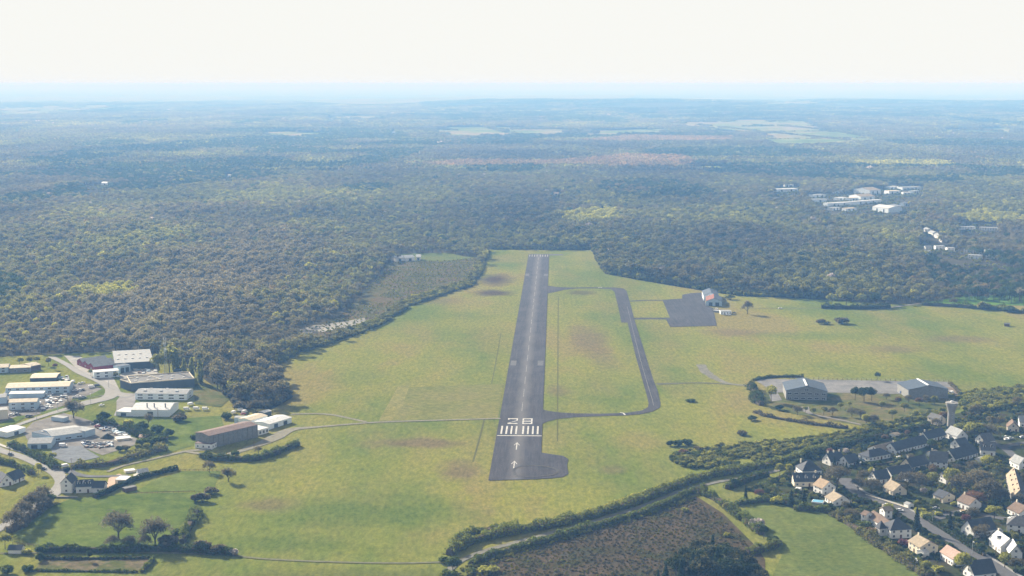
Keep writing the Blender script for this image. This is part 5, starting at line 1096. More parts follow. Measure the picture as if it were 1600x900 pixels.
def near(px, py, what, used=[], maxw=16):
    """say where a plant or a car stands by the nearest thing one can find"""
    R_ = sorted(REFS, key=lambda r: (r[1] - px) ** 2 + ((r[2] - py) * 1.6) ** 2)
    for size in ('', 'small ', 'tall '):
        for r in R_[:5]:
            dx, dy = px - r[1], py - r[2]
            if abs(dx) > abs(dy) * 1.6: ds = ['right of', 'just right of'] if dx > 0 else ['left of', 'just left of']
            else: ds = ['below', 'in front of'] if dy > 0 else ['behind', 'above']
            lb = '%s %s %s' % (what, ds[0], r[0])
            if lb not in NEAR and len(lb.split()) <= 16 and not size: NEAR.add(lb); return lb
    return lb
NEAR = set()
def car_meshes():
    b = MB(); b.add([(-2.1, -.85, .35), (2.1, -.85, .35), (2.1, .85, .35), (-2.1, .85, .35), (-2.15, -.87, .8), (2.15, -.87, .75), (2.15, .87, .75), (-2.15, .87, .8), (-2.0, -.78, .98), (1.95, -.76, .9), (1.95, .76, .9), (-2.0, .78, .98)],
                    [(3, 2, 1, 0), (0, 1, 5, 4), (1, 2, 6, 5), (2, 3, 7, 6), (3, 0, 4, 7), (4, 5, 9, 8), (5, 6, 10, 9), (6, 7, 11, 10), (7, 4, 8, 11), (8, 9, 10, 11)])
    c = MB(); c.add([(-1.7, -.72, .95), (1.0, -.72, .93), (1.0, .72, .93), (-1.7, .72, .95), (-1.25, -.6, 1.42), (.25, -.6, 1.42), (.25, .6, 1.42), (-1.25, .6, 1.42)], [(0, 1, 5, 4), (1, 2, 6, 5), (2, 3, 7, 6), (3, 0, 4, 7)])
    r = MB(); r.box(-1.28, .28, -.62, .62, 1.42, 1.48)
    v = MB(); v.add([(-2.5, -.95, .4), (2.5, -.95, .4), (2.5, .95, .4), (-2.5, .95, .4), (-2.5, -.95, 2.2), (1.3, -.95, 2.2), (1.3, .95, 2.2), (-2.5, .95, 2.2), (2.5, -.95, 1.1), (2.5, .95, 1.1), (1.75, -.95, 1.25), (1.75, .95, 1.25)],
                    [(3, 2, 1, 0), (4, 5, 6, 7), (0, 1, 8, 10, 5, 4), (2, 3, 7, 6, 11, 9), (3, 0, 4, 7), (1, 2, 9, 8), (8, 9, 11, 10)])
    vw = MB(); vw.add([(1.76, -.85, 1.3), (1.76, .85, 1.3), (1.34, .85, 2.1), (1.34, -.85, 2.1)], [(0, 1, 2, 3)])
    wh = MB(); wh.tube((0, -.12, 0), (0, .12, 0), .33, .33, 10)
    return b, c, r, v, vw, wh
CB, CC, CR, CV, CVW, CW = car_meshes()
PAINTS = {'white': (0.75, 0.75, 0.75), 'silver': (0.42, 0.44, 0.46), 'dark': (0.03, 0.035, 0.04), 'red': (0.35, 0.03, 0.03), 'blue': (0.05, 0.10, 0.25), 'grey': (0.16, 0.17, 0.18)}
CM = {}
for k, c in PAINTS.items():
    pm = plain('car_paint_' + k, c, 0.05, 1, 0.3, 0.5); CM[k] = (CB.mesh('car_body', pm), CR.mesh('car_roof', pm), CV.mesh('van_body', pm))
CCm, CVWm, CWm = CC.mesh('car_windows', GLASS), CVW.mesh('windscreen', GLASS), CW.mesh('wheel', BLACK)
def car(px, py, col, deg, van=False, where=None):
    p = G(px, py); kind = 'van' if van else 'car'
    t = thing('parked_' + kind, where or near(px, py, col + ' ' + kind + ' parked'), kind, (p.x, p.y, .55), R(deg), 'cars and vans parked about the place')
    if van: inst('body', CM[col][2], t); inst('windscreen', CVWm, t)
    else: inst('body', CM[col][0], t); inst('windows', CCm, t); inst('roof', CM[col][1], t)
    for x in (-1.35, 1.35):
        for y in (-.8, .8): inst('wheel', CWm, t, (x * (1.1 if van else 1), y, .33))
for a in [(114, 599, 'white', 80, True), (113, 605, 'silver', 75, True), (124.5, 601, 'white', 60), (129.5, 600, 'white', 60), (115, 611.5, 'white', 95), (120, 611.5, 'white', 95), (125, 611, 'white', 95), (130, 610.5, 'dark', 95), (143, 606.5, 'white', 30, True), (152, 605, 'dark', 20, True),
          (117, 623, 'silver', 15), (122, 621, 'white', 15), (126, 624, 'dark', 10), (131, 622.5, 'dark', 5), (159, 635, 'white', 50), (75, 630, 'white', 80, True), (73, 619, 'silver', 40), (79, 618, 'white', 40), (18, 650, 'white', 20), (23, 648, 'silver', 20), (28, 649.5, 'dark', 15), (38, 643.5, 'grey', 0), (51, 643, 'silver', 0), (44, 652, 'dark', 20), (49, 652, 'dark', 20),
          (98.5, 698.5, 'white', 10, True), (17, 712, 'dark', -28), (68, 734.5, 'dark', -20), (102, 731, 'white', 40, True), (62, 633, 'white', 90, True), (146, 664, 'grey', 30), (152, 668, 'red', 20), (158, 666, 'dark', 10), (166, 671, 'blue', 40), (172, 672, 'grey', 0), (178, 670, 'silver', 0), (184, 671, 'white', 10), (190, 673, 'dark', 0),
          (132, 692, 'grey', 10), (138, 693, 'dark', 20), (134, 696, 'blue', 0), (140, 697, 'dark', 0), (152, 696, 'silver', 0), (158, 695, 'grey', 10), (164, 695, 'white', 10), (170, 694, 'silver', 0), (196, 680, 'silver', 30), (199, 684, 'white', 0), (292, 641.5, 'white', 5, True), (307, 641, 'white', 5, True), (321, 641.5, 'white', 5, True), (298, 634, 'white', 50, True), (365, 647, 'white', 70, True), (376, 643, 'white', 60, True), (382, 646, 'white', 60, True), (380, 649, 'red', 40),
          (1406, 717, 'white', 20), (1573, 688.5, 'white', 20), (1579, 687, 'silver', 10), (1571, 685, 'white', 60), (1598, 685, 'silver', 15), (1578, 814, 'white', 10), (1583, 812, 'silver', 10), (1386, 792, 'white', -30), (1406, 800, 'white', -25), (1219, 483, 'white', 5), (1133, 493, 'silver', 0), (1138, 493.2, 'white', 0), (1147, 490, 'dark', 30), (1411, 616, 'blue', 0, True), (1487, 616, 'white', 40, True), (1463, 797, 'silver', -25)]:
    car(*a)
bpy.data.objects['parked_van'].location.z = .55

# ------------------------------------------------------------------ hedges
def hedge(label, pts, width, height, tint, dens=1.0, rough=0.35, cat='hedge', name='hedge', leaf=0.55, tvar=None):
    P = smooth([G(*p) for p in pts], 6); rng = np.random.default_rng(len(label) * 7 + int(pts[0][0])); c = P[0]
    pts3 = []; seg = [np.linalg.norm(P[i + 1] - P[i]) for i in range(len(P) - 1)]; Ltot = sum(seg)
    cum = np.concatenate([[0], np.cumsum(seg)]); P = np.array(P)
    n = int(Ltot * (width + 2 * height) * 2.3 * dens)
    s = rng.uniform(0, Ltot, n); x = np.interp(s, cum, P[:, 0]); y = np.interp(s, cum, P[:, 1]); e = np.interp(s + 1, cum, P[:, 0]) - x; f = np.interp(s + 1, cum, P[:, 1]) - y
    l = np.hypot(e, f) + 1e-6; k = (s > Ltot - 1); nx, ny = -f / l, e / l; nx[k] = 0; ny[k] = 0
    hv = 1 + rough * (vnoise(s, s * 0, 6, 3) - 0.5) * 2 + rough * (vnoise(s, s * 0, 2.2, 4) - .5)
    wv = 1 + rough * (vnoise(s, s * 0, 5, 5) - 0.5) * 2; an = rng.uniform(-0.15, math.pi + .15, n); r = rng.uniform(.72, 1.05, n)
    off = np.cos(an) * width / 2 * wv * r; z = np.maximum(np.abs(np.sin(an)) ** .6 * height * hv * r, .1)
    Q = np.stack([x + nx * off - c[0], y + ny * off - c[1], z], 1)
    v, fa = leaf_faces(Q, leaf, rng, 0, 1, False, np.stack([nx * np.cos(an), ny * np.cos(an), np.abs(np.sin(an))], 1))
    core = MB(); m = len(P); V = []; F = []
    hm = height * .62; wm = width * .3
    for i in range(m):
        a, b = P[max(i - 1, 0)], P[min(i + 1, m - 1)]; d = (b - a) / (np.linalg.norm(b - a) + 1e-9); q = np.array((-d[1], d[0])); w0 = P[i] - c
        V += [(*(w0 + q * wm), 0), (*(w0 + q * wm * .7), hm), (*(w0 - q * wm * .7), hm), (*(w0 - q * wm), 0)]
    for i in range(m - 1):
        for j in range(3): F.append((4 * i + j, 4 * i + j + 1, 4 * i + 5 + j, 4 * i + 4 + j))
    F += [(0, 1, 2, 3), tuple(4 * (m - 1) + j for j in (3, 2, 1, 0))]
    t = thing(name, label, cat, (c[0], c[1], .1))
    o = link(bpy.data.objects.new('foliage', np_mesh('hedge_foliage', [(v, fa, 0)], [LEAF]))); o.parent = t; o['tint'] = float(tint); o['val'] = 0.1 if tint < .64 else -0.1
    core.add(V, F); core.build('branches', BARK, t)
    mid = P[len(P) // 2]
    return t
hedge('long thick dark hedge on the airfield side of the lane', [(702, 868), (735, 850), (790, 836), (850, 826), (920, 810), (980, 792), (1040, 770), (1100, 748), (1160, 738), (1200, 730), (1250, 716), (1310, 700)], 7.5, 5.0, 0.595, 1.2)
hedge('sunlit bramble fringe between the lane hedge and the airfield grass', [(820, 824), (860, 817), (920, 802), (985, 780), (1050, 757), (1085, 747)], 6, 1.8, 0.50, .8)
hedge('rounded bushy head of the lane hedge at its lower left end', [(712, 853), (735, 838), (770, 832), (810, 828)], 9, 4.6, 0.60, 1.2)
hedge('narrow dark hedge on the bramble plot side of the lane', [(735, 885), (765, 871), (805, 860), (860, 845), (905, 831), (960, 817), (1005, 803), (1050, 786), (1085, 770)], 4.5, 3.6, 0.62, 1.2)
hedge('dark hedge running down the right side of the bramble plot', [(1090, 768), (1110, 778), (1130, 790), (1150, 806), (1172, 822), (1190, 836)], 5.5, 4.6, 0.62, 1.0, .5)
hedge('grassy bank hedge at the lower right corner of the bramble plot', [(1168, 866), (1185, 863), (1205, 858), (1218, 852)], 6, 4.2, 0.60, 1.1)
hedge('dark hedge along the left edge of the estate gardens', [(1192, 758), (1206, 768), (1222, 777), (1236, 787)], 5, 4, 0.62)
hedge('dark hedge between upper meadow and small orchard', [(1148, 790), (1180, 786), (1215, 784), (1232, 789)], 4, 3.4, 0.63)
hedge('dark clump hedge across the end of the small orchard', [(1136, 765), (1158, 757), (1180, 748), (1200, 744)], 6, 4.5, 0.66)
hedge('dense trimmed hedge below the paddock with the two big bare trees', [(60, 862), (100, 862.5), (160, 863), (210, 862), (250, 861), (300, 863), (340, 866), (368, 867)], 5, 4.0, 0.66, 1.2)
hedge('low dark hedge along the top of the lower left garden plot', [(60, 874), (120, 874.5), (180, 874), (236, 873)], 2.2, 1.8, 0.70)
hedge('short hedge at the right end of the garden plot', [(222, 895), (228, 888), (236, 880), (240, 875)], 3, 2.2, 0.62)
hedge('thin low hedge along the foot of the garden plot', [(45, 893), (100, 893.5), (160, 894), (215, 895)], 2, 1.2, 0.66)
hedge('dark clipped hedge running diagonally behind the pale roofed garage', [(148, 779), (170, 770), (190, 760), (215, 750), (245, 742), (278, 734)], 3.6, 3.0, 0.72, 1.3, .15)
hedge('curved bushy hedge below the old stone hangar', [(315, 715), (335, 719), (360, 720), (390, 720), (405, 719)], 7, 4.4, 0.64, 1.1)
hedge('bushy hedge with a dark end right of the curved hedge below the stone hangar', [(404, 719), (420, 714), (440, 706), (466, 696)], 6, 4.6, 0.62, 1.1)
hedge('dark hedge behind the main road along the industrial yard', [(16, 698), (30, 703), (50, 712), (70, 722), (88, 734)], 6, 4.5, 0.64)
hedge('tangle hedge of pale and dark bushes left of the hangar track', [(110, 732), (135, 730), (160, 729), (190, 722), (215, 714), (240, 708), (258, 702)], 8, 4.0, 0.30, 1.0, .6)
hedge('dark hedge of the scrap yard against the green field', [(150, 662), (170, 666), (190, 672), (210, 678), (240, 690), (262, 690)], 7, 5.0, 0.70, 1.1, .5)
hedge('hedge of shrubs running up the middle of the fields at lower left', [(285, 850), (292, 832), (302, 815), (309, 800)], 6, 4.6, 0.62, 1.0, .6)
hedge('dark roadside hedge at the lower left edge', [(12, 832), (30, 826), (48, 812), (62, 800), (78, 788)], 6, 4.2, 0.10, 1.1, .6)
hedge('hedge between cottage and main road at the left edge', [(-10, 722), (15, 727), (35, 734), (52, 742)], 5, 4, 0.62)
hedge('dark hedge along the left end of the depot yard', [(1178, 595), (1200, 591), (1225, 589.5), (1256, 590.5)], 4, 2.4, 0.68)
hedge('overgrown hedge at the left end of the depot garden', [(1172, 605), (1180, 616), (1182, 628), (1190, 634)], 8, 5, 0.68, 1.1, .6)
hedge('low brown hedge curving round the depot garden', [(1180, 645), (1200, 652), (1240, 659), (1280, 665), (1325, 670)], 4, 2.4, 0.10, 1, .6)
hedge('dark hedge along the front of the copse right of the clubhouse', [(1283, 482), (1310, 482.5), (1350, 483), (1391, 482)], 6, 5.5, 0.72)
hedge('field hedge with gaps along the bright green crop field', [(1440, 477), (1480, 479), (1520, 482), (1560, 485), (1600, 490), (1660, 493)], 6, 5.0, 0.64, 1, .7)
hedge('brown fence hedge right of the second depot hangar', [(1484, 600), (1492, 608), (1500, 616)], 3, 2.4, 0.14)
hedge('long dark hedge behind the upper row of village houses', [(1250, 718), (1300, 702), (1350, 690), (1400, 678), (1450, 668)], 6, 4.5, 0.68)
hedge('shrubby hedge along the meadow below the manor', [(1302, 806), (1322, 818), (1345, 834), (1370, 852), (1395, 868), (1420, 885), (1450, 905)], 5.5, 4.2, 0.30, 1.1, .6)
hedge('hedge below the pool along the top of the meadow', [(1240, 797), (1262, 798), (1285, 800), (1302, 805)], 5, 3.8, 0.62, 1.1, .5)
hedge('clipped dark hedge on the right side of the village street', [(1447, 812), (1466, 824), (1490, 839), (1512, 853), (1538, 870)], 3.2, 2.8, 0.70, 1.1, .3)
hedge('clipped dark hedge below the beige house above the street', [(1392, 779), (1410, 784), (1425, 789)], 2.6, 2.4, 0.70, 1.1, .2)
hedge('clipped hedge left of the upper village street', [(1330, 786), (1345, 786), (1362, 788)], 3, 3, 0.70, 1.1, .2)
hedge('dark hedge across the garden of the brown roofed white house', [(1490, 805), (1515, 806), (1540, 800), (1570, 792)], 3, 2.6, 0.70, 1.1, .3)
hedge('dark hedge across the upper estate gardens', [(1330, 727), (1355, 730), (1385, 727), (1410, 722)], 4, 3, 0.70, 1.1, .5)
hedge('dark hedge below the purple slate house', [(1490, 727), (1515, 724), (1535, 719)], 3, 2.6, 0.68, 1.1, .5)
hedge('hedge along the lane end above the slate terrace', [(1225, 734), (1240, 727), (1256, 722)], 4, 3, 0.66)

# ------------------------------------------------------------------ single trees and shrubs
ref('the bramble plot', (1000, 850)); ref('the meadow', (1290, 850)); ref('the curved hedge below the hangar', (370, 716)); ref('the diagonal clipped hedge', (215, 755)); ref('the garden plot', (150, 882)); ref('the big bend of the main road', (85, 770)); ref('the runway turn pad', (860, 730))
ref('the depot yard', (1350, 606)); ref('the copse hedge', (1340, 476)); ref('the scrap yard', (170, 690)); ref('the estate road loop', (150, 630)); ref('the village street', (1440, 816))
TR = {'leafy': ('leafy_tree', LEAFY, 'tree'), 'bare': ('bare_tree', BARE, 'tree'), 'con': ('conifer', CONI, 'tree'), 'pine': ('pine_tree', PINE, 'tree'), 'pop': ('poplar', POPL, 'tree'), 'shrub': ('shrub', SHRB, 'shrub')}
NOUN = {'leafy': 'tree', 'bare': 'leafless tree', 'con': 'conifer', 'pine': 'pine', 'pop': 'poplar', 'shrub': 'shrub'}
HUE = [(0.07, 'grey brown'), (0.18, 'warm brown'), (0.33, 'olive'), (0.46, 'young green'), (0.58, 'yellow green'), (0.68, 'mid green'), (0.80, 'dark green'), (0.88, 'copper'), (0.95, 'purple'), (2, 'pale blossoming')]
def tree(kind, px, py, h, tint, wide=1.0, label=None, i=None, group=None):
    nm, pr, cat = TR[kind]; hue = next(b for a, b in HUE if tint < a)
    sz = ('small ' if h < 6 else 'tall ' if h > 12.5 else '') if kind != 'shrub' else ('low ' if h < 2.5 else '')
    lb = label or near(px, py, '%s%s %s' % (sz, hue, NOUN[kind]))
    return plant(nm, pr, random.randrange(9) if i is None else i, px, py, h, tint, lb, cat, group, wide, stem='stems' if kind == 'shrub' else 'trunk')
BIG = [('bare', 185, 843, 17, .03, 1.1, 'big spreading bare tree in the paddock, the left of two'), ('bare', 243, 852, 17.5, .03, .95, 'big bare tree in the paddock hedge, the right of two'), ('bare', 176, 858, 8, .05, 1, 'small bare tree under the left big bare tree'), ('bare', 203, 858, 8.5, .05, 1, 'small bare tree between the two big bare trees'),
       ('bare', 227, 859, 9, .05, .9, 'slim bare tree touching the right big bare tree'), ('shrub', 262, 858, 8, .05, 1.4, 'big brown bush right of the right big bare tree'), ('shrub', 280, 838, 6.5, .66, 1.1, 'dark round bush at the foot of the middle hedge'), ('shrub', 318, 862, 7, .05, 1.2, 'brown bush on the paddock hedge, right half'), ('shrub', 343, 865, 6, .14, 1.2, 'brown bush near the right end of the paddock hedge'), ('shrub', 365, 868, 4, .98, 1, 'pale blossoming bush at the right end of the paddock hedge'),
       ('bare', 22, 832, 14, .04, .9, 'bare roadside tree nearest the lower left edge'), ('bare', 36, 820, 15, .04, .9, 'bare roadside tree, second from the lower left edge'), ('bare', 48, 808, 15, .02, .9, 'bare roadside tree, middle of the dark row'), ('bare', 58, 800, 14, .03, .9, 'bare roadside tree, right of the row middle'), ('bare', 66, 789, 13, .06, .9, 'bare roadside tree nearest the white houses'), ('shrub', 78, 785, 6, .66, 1.1, 'dark bush where the roadside row meets the road bend'),
       ('bare', 327, 739, 8.5, .10, 1, 'small pale bare tree on the upper paddock fence'), ('bare', 357, 753, 10, .08, 1, 'bushy bare tree at the corner of the upper paddock'), ('shrub', 331, 772, 5.5, .08, 1.2, 'brown round bush on the field boundary, upper'), ('shrub', 317, 784, 6, .05, 1.4, 'wide brown bush on the field boundary, lower'), ('shrub', 305, 785, 5, .10, 1, 'thin brown bush left of the wide boundary bush'),
       ('bare', 115, 654, 16, .04, 1.05, 'big dark bare tree beside the estate road in front of the factory'), ('leafy', 265, 582, 25, .41, 1.0, 'huge pale green tree behind the lattice mast'), ('leafy', 247, 588, 21, .36, .8, 'tall pale green tree left of the lattice mast'), ('pop', 277, 584, 19, .37, 1, 'yellowish poplar behind the dark works, left'), ('pop', 272, 581, 18, .35, 1, 'yellowish poplar just right of the lattice mast'), ('pop', 288, 590, 17, .40, 1, 'poplar at the right end of the dark works, first'), ('pop', 300, 593, 19, .41, 1, 'poplar at the right end of the dark works, second'), ('pop', 313, 600, 21, .40, 1.05, 'tallest poplar at the right end of the dark works'),
       ('leafy', 86, 578, 6, .92, 1, 'purple plum tree by the upper estate road'), ('shrub', 155, 590, 4.5, .92, 1, 'round purple bush in front of the pale blue office block'), ('leafy', 142, 588, 6.5, .38, 1, 'young green tree left of the pale blue office block'), ('leafy', 181, 591, 5.5, .30, 1, 'olive tree in front of the office block right end'), ('leafy', 31, 572, 9, .44, 1, 'round green tree behind the low cream works'), ('leafy', 46, 571, 8, .30, 1, 'olive tree behind the low cream works'), ('leafy', 58, 570, 8, .33, 1, 'olive tree behind the small brown shed'), ('leafy', 76, 572, 8, .14, 1, 'brown tree right of the small brown shed'),
       ('shrub', 281, 658, 6.5, .05, 1.3, 'grey round bush right of the workshop with flues'), ('bare', 232, 666, 10, .10, .7, 'thin bare tree on the grass below the workshop'), ('shrub', 160, 657, 7, .72, 1.2, 'dark bush beside the scrap yard, upper left'), ('shrub', 200, 665, 5.5, .44, 1.2, 'light green bush in the scrap yard hedge'), ('shrub', 222, 671, 6.5, .72, 1.2, 'dark bush in the scrap yard hedge, middle'), ('shrub', 245, 676, 7, .70, 1.1, 'dark bush in the scrap yard hedge, right of middle'), ('shrub', 262, 683, 6.5, .70, 1.1, 'dark bush in the scrap yard hedge, right end'), ('shrub', 305, 686, 4.5, .70, 1.3, 'dark bush left of the old stone hangar'),
       ('shrub', 222, 697, 6.5, .70, 1, 'dark bush below the pink roofed hut'), ('shrub', 240, 694, 6.5, .66, 1.2, 'dark bush right of the pink roofed hut'), ('shrub', 187, 706, 4.5, .72, 1, 'small dark bush on the lawn below the scrap yard, left'), ('shrub', 197, 704, 5, .12, .9, 'small brown bush on the lawn below the scrap yard, right'), ('leafy', 215, 708, 7, .40, 1, 'young green tree below the white slab shed, left'), ('leafy', 230, 706, 7, .42, 1, 'young green tree below the white slab shed, right'), ('leafy', 82, 722, 7, .36, 1.1, 'olive tree at the left of the gravel lot'), ('leafy', 60, 741, 8, .50, .8, 'yellow green shrub tree beside the utility pole'),
       ('shrub', 379, 640, 8, .05, 1.3, 'grey brown bush behind the old stone hangar'), ('bare', 400, 645, 11, .05, 1.2, 'dark bare tree behind the long white hangar'), ('shrub', 355, 655, 6, .68, 1.1, 'dark bush left of the container shed'), ('shrub', 432, 712, 5, .05, .9, 'brown bush above the hedge end below the hangar'), ('bare', 404, 710, 6, .14, 1, 'thin bare tree on the grass below the hangar'), ('shrub', 368, 712, 4.5, .66, 1, 'dark bush beside the hangar track'),
       ('bare', 1168, 491, 16, .06, .75, 'lone bare tree on the grass right of the aerodrome clubhouse'), ('shrub', 1284, 506, 6, .10, 1.5, 'grey brown bush on the airfield grass, left of two'), ('shrub', 1315, 506, 8, .05, 1.5, 'grey brown bush on the airfield grass, right of two'), ('shrub', 1293, 507, 4, .30, 1.6, 'low olive bush between the two grey bushes'), ('leafy', 1300, 478, 15, .42, 1.1, 'light green tree in the copse, leftmost'), ('leafy', 1322, 477, 18, .36, 1.1, 'tall olive tree in the copse, second from left'), ('leafy', 1345, 478, 15, .42, 1.1, 'light green tree in the copse, middle'), ('leafy', 1368, 478, 16, .70, 1, 'dark tree in the copse, second from right'), ('leafy', 1386, 478, 13, .30, 1, 'olive tree in the copse, rightmost'), ('shrub', 1141, 468, 7, .36, 1.4, 'olive bush at the wood edge right of the blue hangar'),
       ('bare', 1440, 473, 9, .10, 1, 'thin tree at the left end of the crop field hedge'), ('bare', 1465, 476, 9, .10, 1, 'thin brown tree in the crop field hedge, left'), ('bare', 1490, 478, 10, .08, 1, 'thin brown tree in the crop field hedge, middle'), ('shrub', 1537, 484, 10, .30, 1.1, 'big round olive bush in the crop field hedge'), ('shrub', 1575, 488, 8, .66, 1.4, 'dark bush in the crop field hedge, right'),
       ('leafy', 1205, 628, 14, .50, .95, 'bright yellow green tree left of the left depot hangar'), ('pine', 1336, 626, 12, .73, .8, 'dark pine between the depot hangars, left'), ('pine', 1350, 628, 13.5, .74, .95, 'dark pine between the depot hangars, middle'), ('pine', 1362, 627, 12.5, .73, .85, 'dark pine between the depot hangars, right'), ('leafy', 1371, 595, 8, .70, .8, 'dark single tree on the fence behind the depot yard'), ('shrub', 1219, 641, 5, .74, 1.2, 'dark flat bush in the depot garden'), ('shrub', 1174, 657, 4, .66, 1.6, 'low green bushes on the grass left of the depot garden'), ('shrub', 1160, 680, 4, .10, 1.5, 'brown bush on the grass above the thicket'), ('shrub', 1080, 628, 2.6, .66, 2.5, 'low dark bush alone on the grass right of the taxiway'), ('leafy', 1353, 666, 10, .52, .8, 'bright yellow green tree at the corner of the depot garden'), ('bare', 1365, 667, 10, .03, .8, 'dark bare tree touching the bright yellow green tree'),
       ('shrub', 1048, 697, 4.5, .72, 1, 'dark bush on the grass above the thicket end, left'), ('shrub', 1060, 697, 5, .72, 1.1, 'dark bush on the grass above the thicket end, middle'), ('shrub', 1074, 695, 5.5, .70, 1.2, 'dark bush on the grass above the thicket end, right'), ('shrub', 1066, 711, 5, .88, 1.1, 'reddish brown bush at the thicket end, left'), ('shrub', 1092, 706, 5, .12, 1.1, 'reddish brown bush at the thicket end, right'),
       ('leafy', 708, 897, 10, .68, 1.0, 'big dark round tree where lane and grass track meet'), ('shrub', 697, 880, 4, .66, 1.5, 'low dark bush left of the big dark round tree'), ('shrub', 700, 905, 6, .62, 1.2, 'green bush below the big dark round tree'), ('shrub', 762, 894, 4, .47, 2.0, 'wide yellow green bush at the left end of the bramble plot'), ('shrub', 735, 895, 3, .62, 1.6, 'low green bush beside the lane at the bottom'), ('shrub', 1071, 800, 3.6, .44, 1, 'small green bush in the bramble plot, upper'), ('shrub', 1135, 839, 3.2, .44, 1, 'small green bush in the bramble plot, lower right'),
       ('leafy', 1218, 748, 11, .45, .75, 'light green tree left of the slate terrace, first'), ('leafy', 1233, 748, 10.5, .45, .75, 'light green tree left of the slate terrace, second'), ('con', 1236, 791, 10, .75, 1.3, 'dark conifer at the top of the meadow, left of two'), ('con', 1256, 789, 9.5, .75, 1.2, 'dark conifer at the top of the meadow, right of two'), ('con', 1165, 780, 9, .74, .7, 'slim dark conifer in the small orchard'), ('bare', 1186, 776, 5, .90, 1.2, 'pinkish bare tree in the small orchard'), ('shrub', 1214, 787, 5, .50, 1.2, 'yellow green bush at the orchard corner'), ('leafy', 1150, 762, 6, .70, 1.2, 'dark bushy tree left of the small orchard'),
       ('shrub', 1182, 826, 7, .985, 1, 'pale blossoming bush in the hedge beside the meadow'), ('leafy', 1193, 842, 8, .72, .9, 'dark tree in the hedge beside the meadow'), ('shrub', 1160, 812, 5.5, .62, 1.1, 'green bush in the hedge beside the meadow, upper'), ('shrub', 1140, 800, 6, .30, 1.2, 'olive bush in the hedge beside the meadow, top'), ('shrub', 1207, 849, 5, .70, 1, 'dark bush at the lower end of the hedge beside the meadow'),
       ('leafy', 139, 877, 6, .72, .7, 'small dark tree on the upper edge of the garden plot'), ('shrub', 62, 877, 5, .70, .8, 'dark bush at the upper left corner of the garden plot'), ('shrub', 42, 893, 4, .68, 1.2, 'dark bush at the lower left corner of the garden plot'), ('leafy', 8, 858, 9, .42, 1, 'yellow green tree at the left edge beside the shed'), ('shrub', 66, 866, 5, .66, 1.2, 'dark round bush at the left end of the paddock hedge'), ('shrub', 42, 866, 3.5, .48, 1.2, 'yellow green bush right of the corner shed'), ('shrub', 8, 896, 5, .62, 1.4, 'dark bushes in the lower left corner'),
       ('bare', 1308, 762, 15, .02, 1.15, 'big dark bare tree behind the orange roofed house'), ('con', 1322, 741, 8, .75, 1.1, 'small dark conifer right of the blue slate house'), ('leafy', 1361, 750, 9, .45, .7, 'light green tree left of the white edged slate house'), ('bare', 1349, 757, 10, .06, 1, 'bare tree at the upper end of the village street'), ('bare', 1341, 768, 9, .04, 1.2, 'dark bare tree beside the street bend'), ('bare', 1362, 772, 10, .03, 1.3, 'dark bare tree left of the beige house'), ('leafy', 1297, 713, 6, .93, 1, 'pink flowering tree behind the blue slate house'), ('leafy', 1321, 713, 6, .975, 1, 'white blossoming tree behind the blue slate house'), ('leafy', 1383, 692, 6.5, .86, 1, 'pale copper tree behind the beige bungalow'), ('leafy', 1418, 684, 6, .87, .9, 'copper bush behind the long slate cottages'),
       ('leafy', 1500, 684, 12, .37, 1, 'olive tree right of the water tower foot'), ('leafy', 1522, 690, 15, .43, 1.2, 'big yellow green tree right of the water tower'), ('bare', 1540, 690, 14, .08, 1.1, 'bare tree right of the big yellow green tree'), ('leafy', 1548, 672, 11, .16, 1, 'pinkish brown tree behind the big yellow green tree'), ('leafy', 1563, 688, 11, .34, .9, 'olive tree left of the pinkish gabled house'), ('leafy', 1474, 660, 9, .86, 1, 'rust brown tree left of the water tower shaft'), ('leafy', 1542, 733, 10, .49, 1.2, 'round yellow green tree in front of the tall gabled grey house'), ('bare', 1519, 741, 10, .09, 1.1, 'bare tree below the purple slate house'),
       ('leafy', 1457, 746, 9, .85, 1, 'copper tree in front of the large white house'), ('leafy', 1456, 768, 13, .36, .9, 'tall olive tree below the large white house, left'), ('leafy', 1487, 764, 14, .44, 1, 'tall light green tree below the large white house, right'), ('pop', 1483, 774, 8, .50, 1.2, 'small yellow poplar behind the cream gabled bungalow'), ('bare', 1499, 772, 14, .06, 1, 'bare tree behind the brown roofed white house'), ('bare', 1528, 775, 18, .08, 1.1, 'tallest bare tree left of the long beige hall'), ('bare', 1545, 786, 16, .07, 1.1, 'tall bare tree beside the long beige hall'), ('bare', 1523, 789, 9, .88, 1.5, 'reddish bare tree behind the brown roofed white house'), ('bare', 1562, 789, 12, .07, 1.1, 'bare tree in front of the long beige hall'),
       ('bare', 1418, 765, 12, .03, 1.2, 'dark bare tree right of the beige house'), ('bare', 1436, 768, 12, .03, 1.1, 'dark bare tree above the cream gabled bungalow'), ('leafy', 1443, 775, 5.5, .97, 1.1, 'pinkish blossoming tree left of the cream gabled bungalow'), ('leafy', 1389, 805, 7.5, .47, 1.1, 'light green tree on the left side of the village street'), ('con', 1432, 830, 14, .75, .95, 'tall dark conifer right of the white hipped manor'), ('con', 1484, 829, 11, .75, 1.1, 'dark conifer right of the village street'), ('leafy', 1461, 796, 7, .60, 1.1, 'green tree below the cream gabled bungalow'), ('shrub', 1436, 803, 4.5, .46, 1.3, 'yellow green bush beside the street, left'), ('shrub', 1447, 810, 4.5, .40, 1.4, 'olive bush beside the street, right'), ('shrub', 1466, 806, 3, .44, 1.3, 'small round light bush by the street junction'),
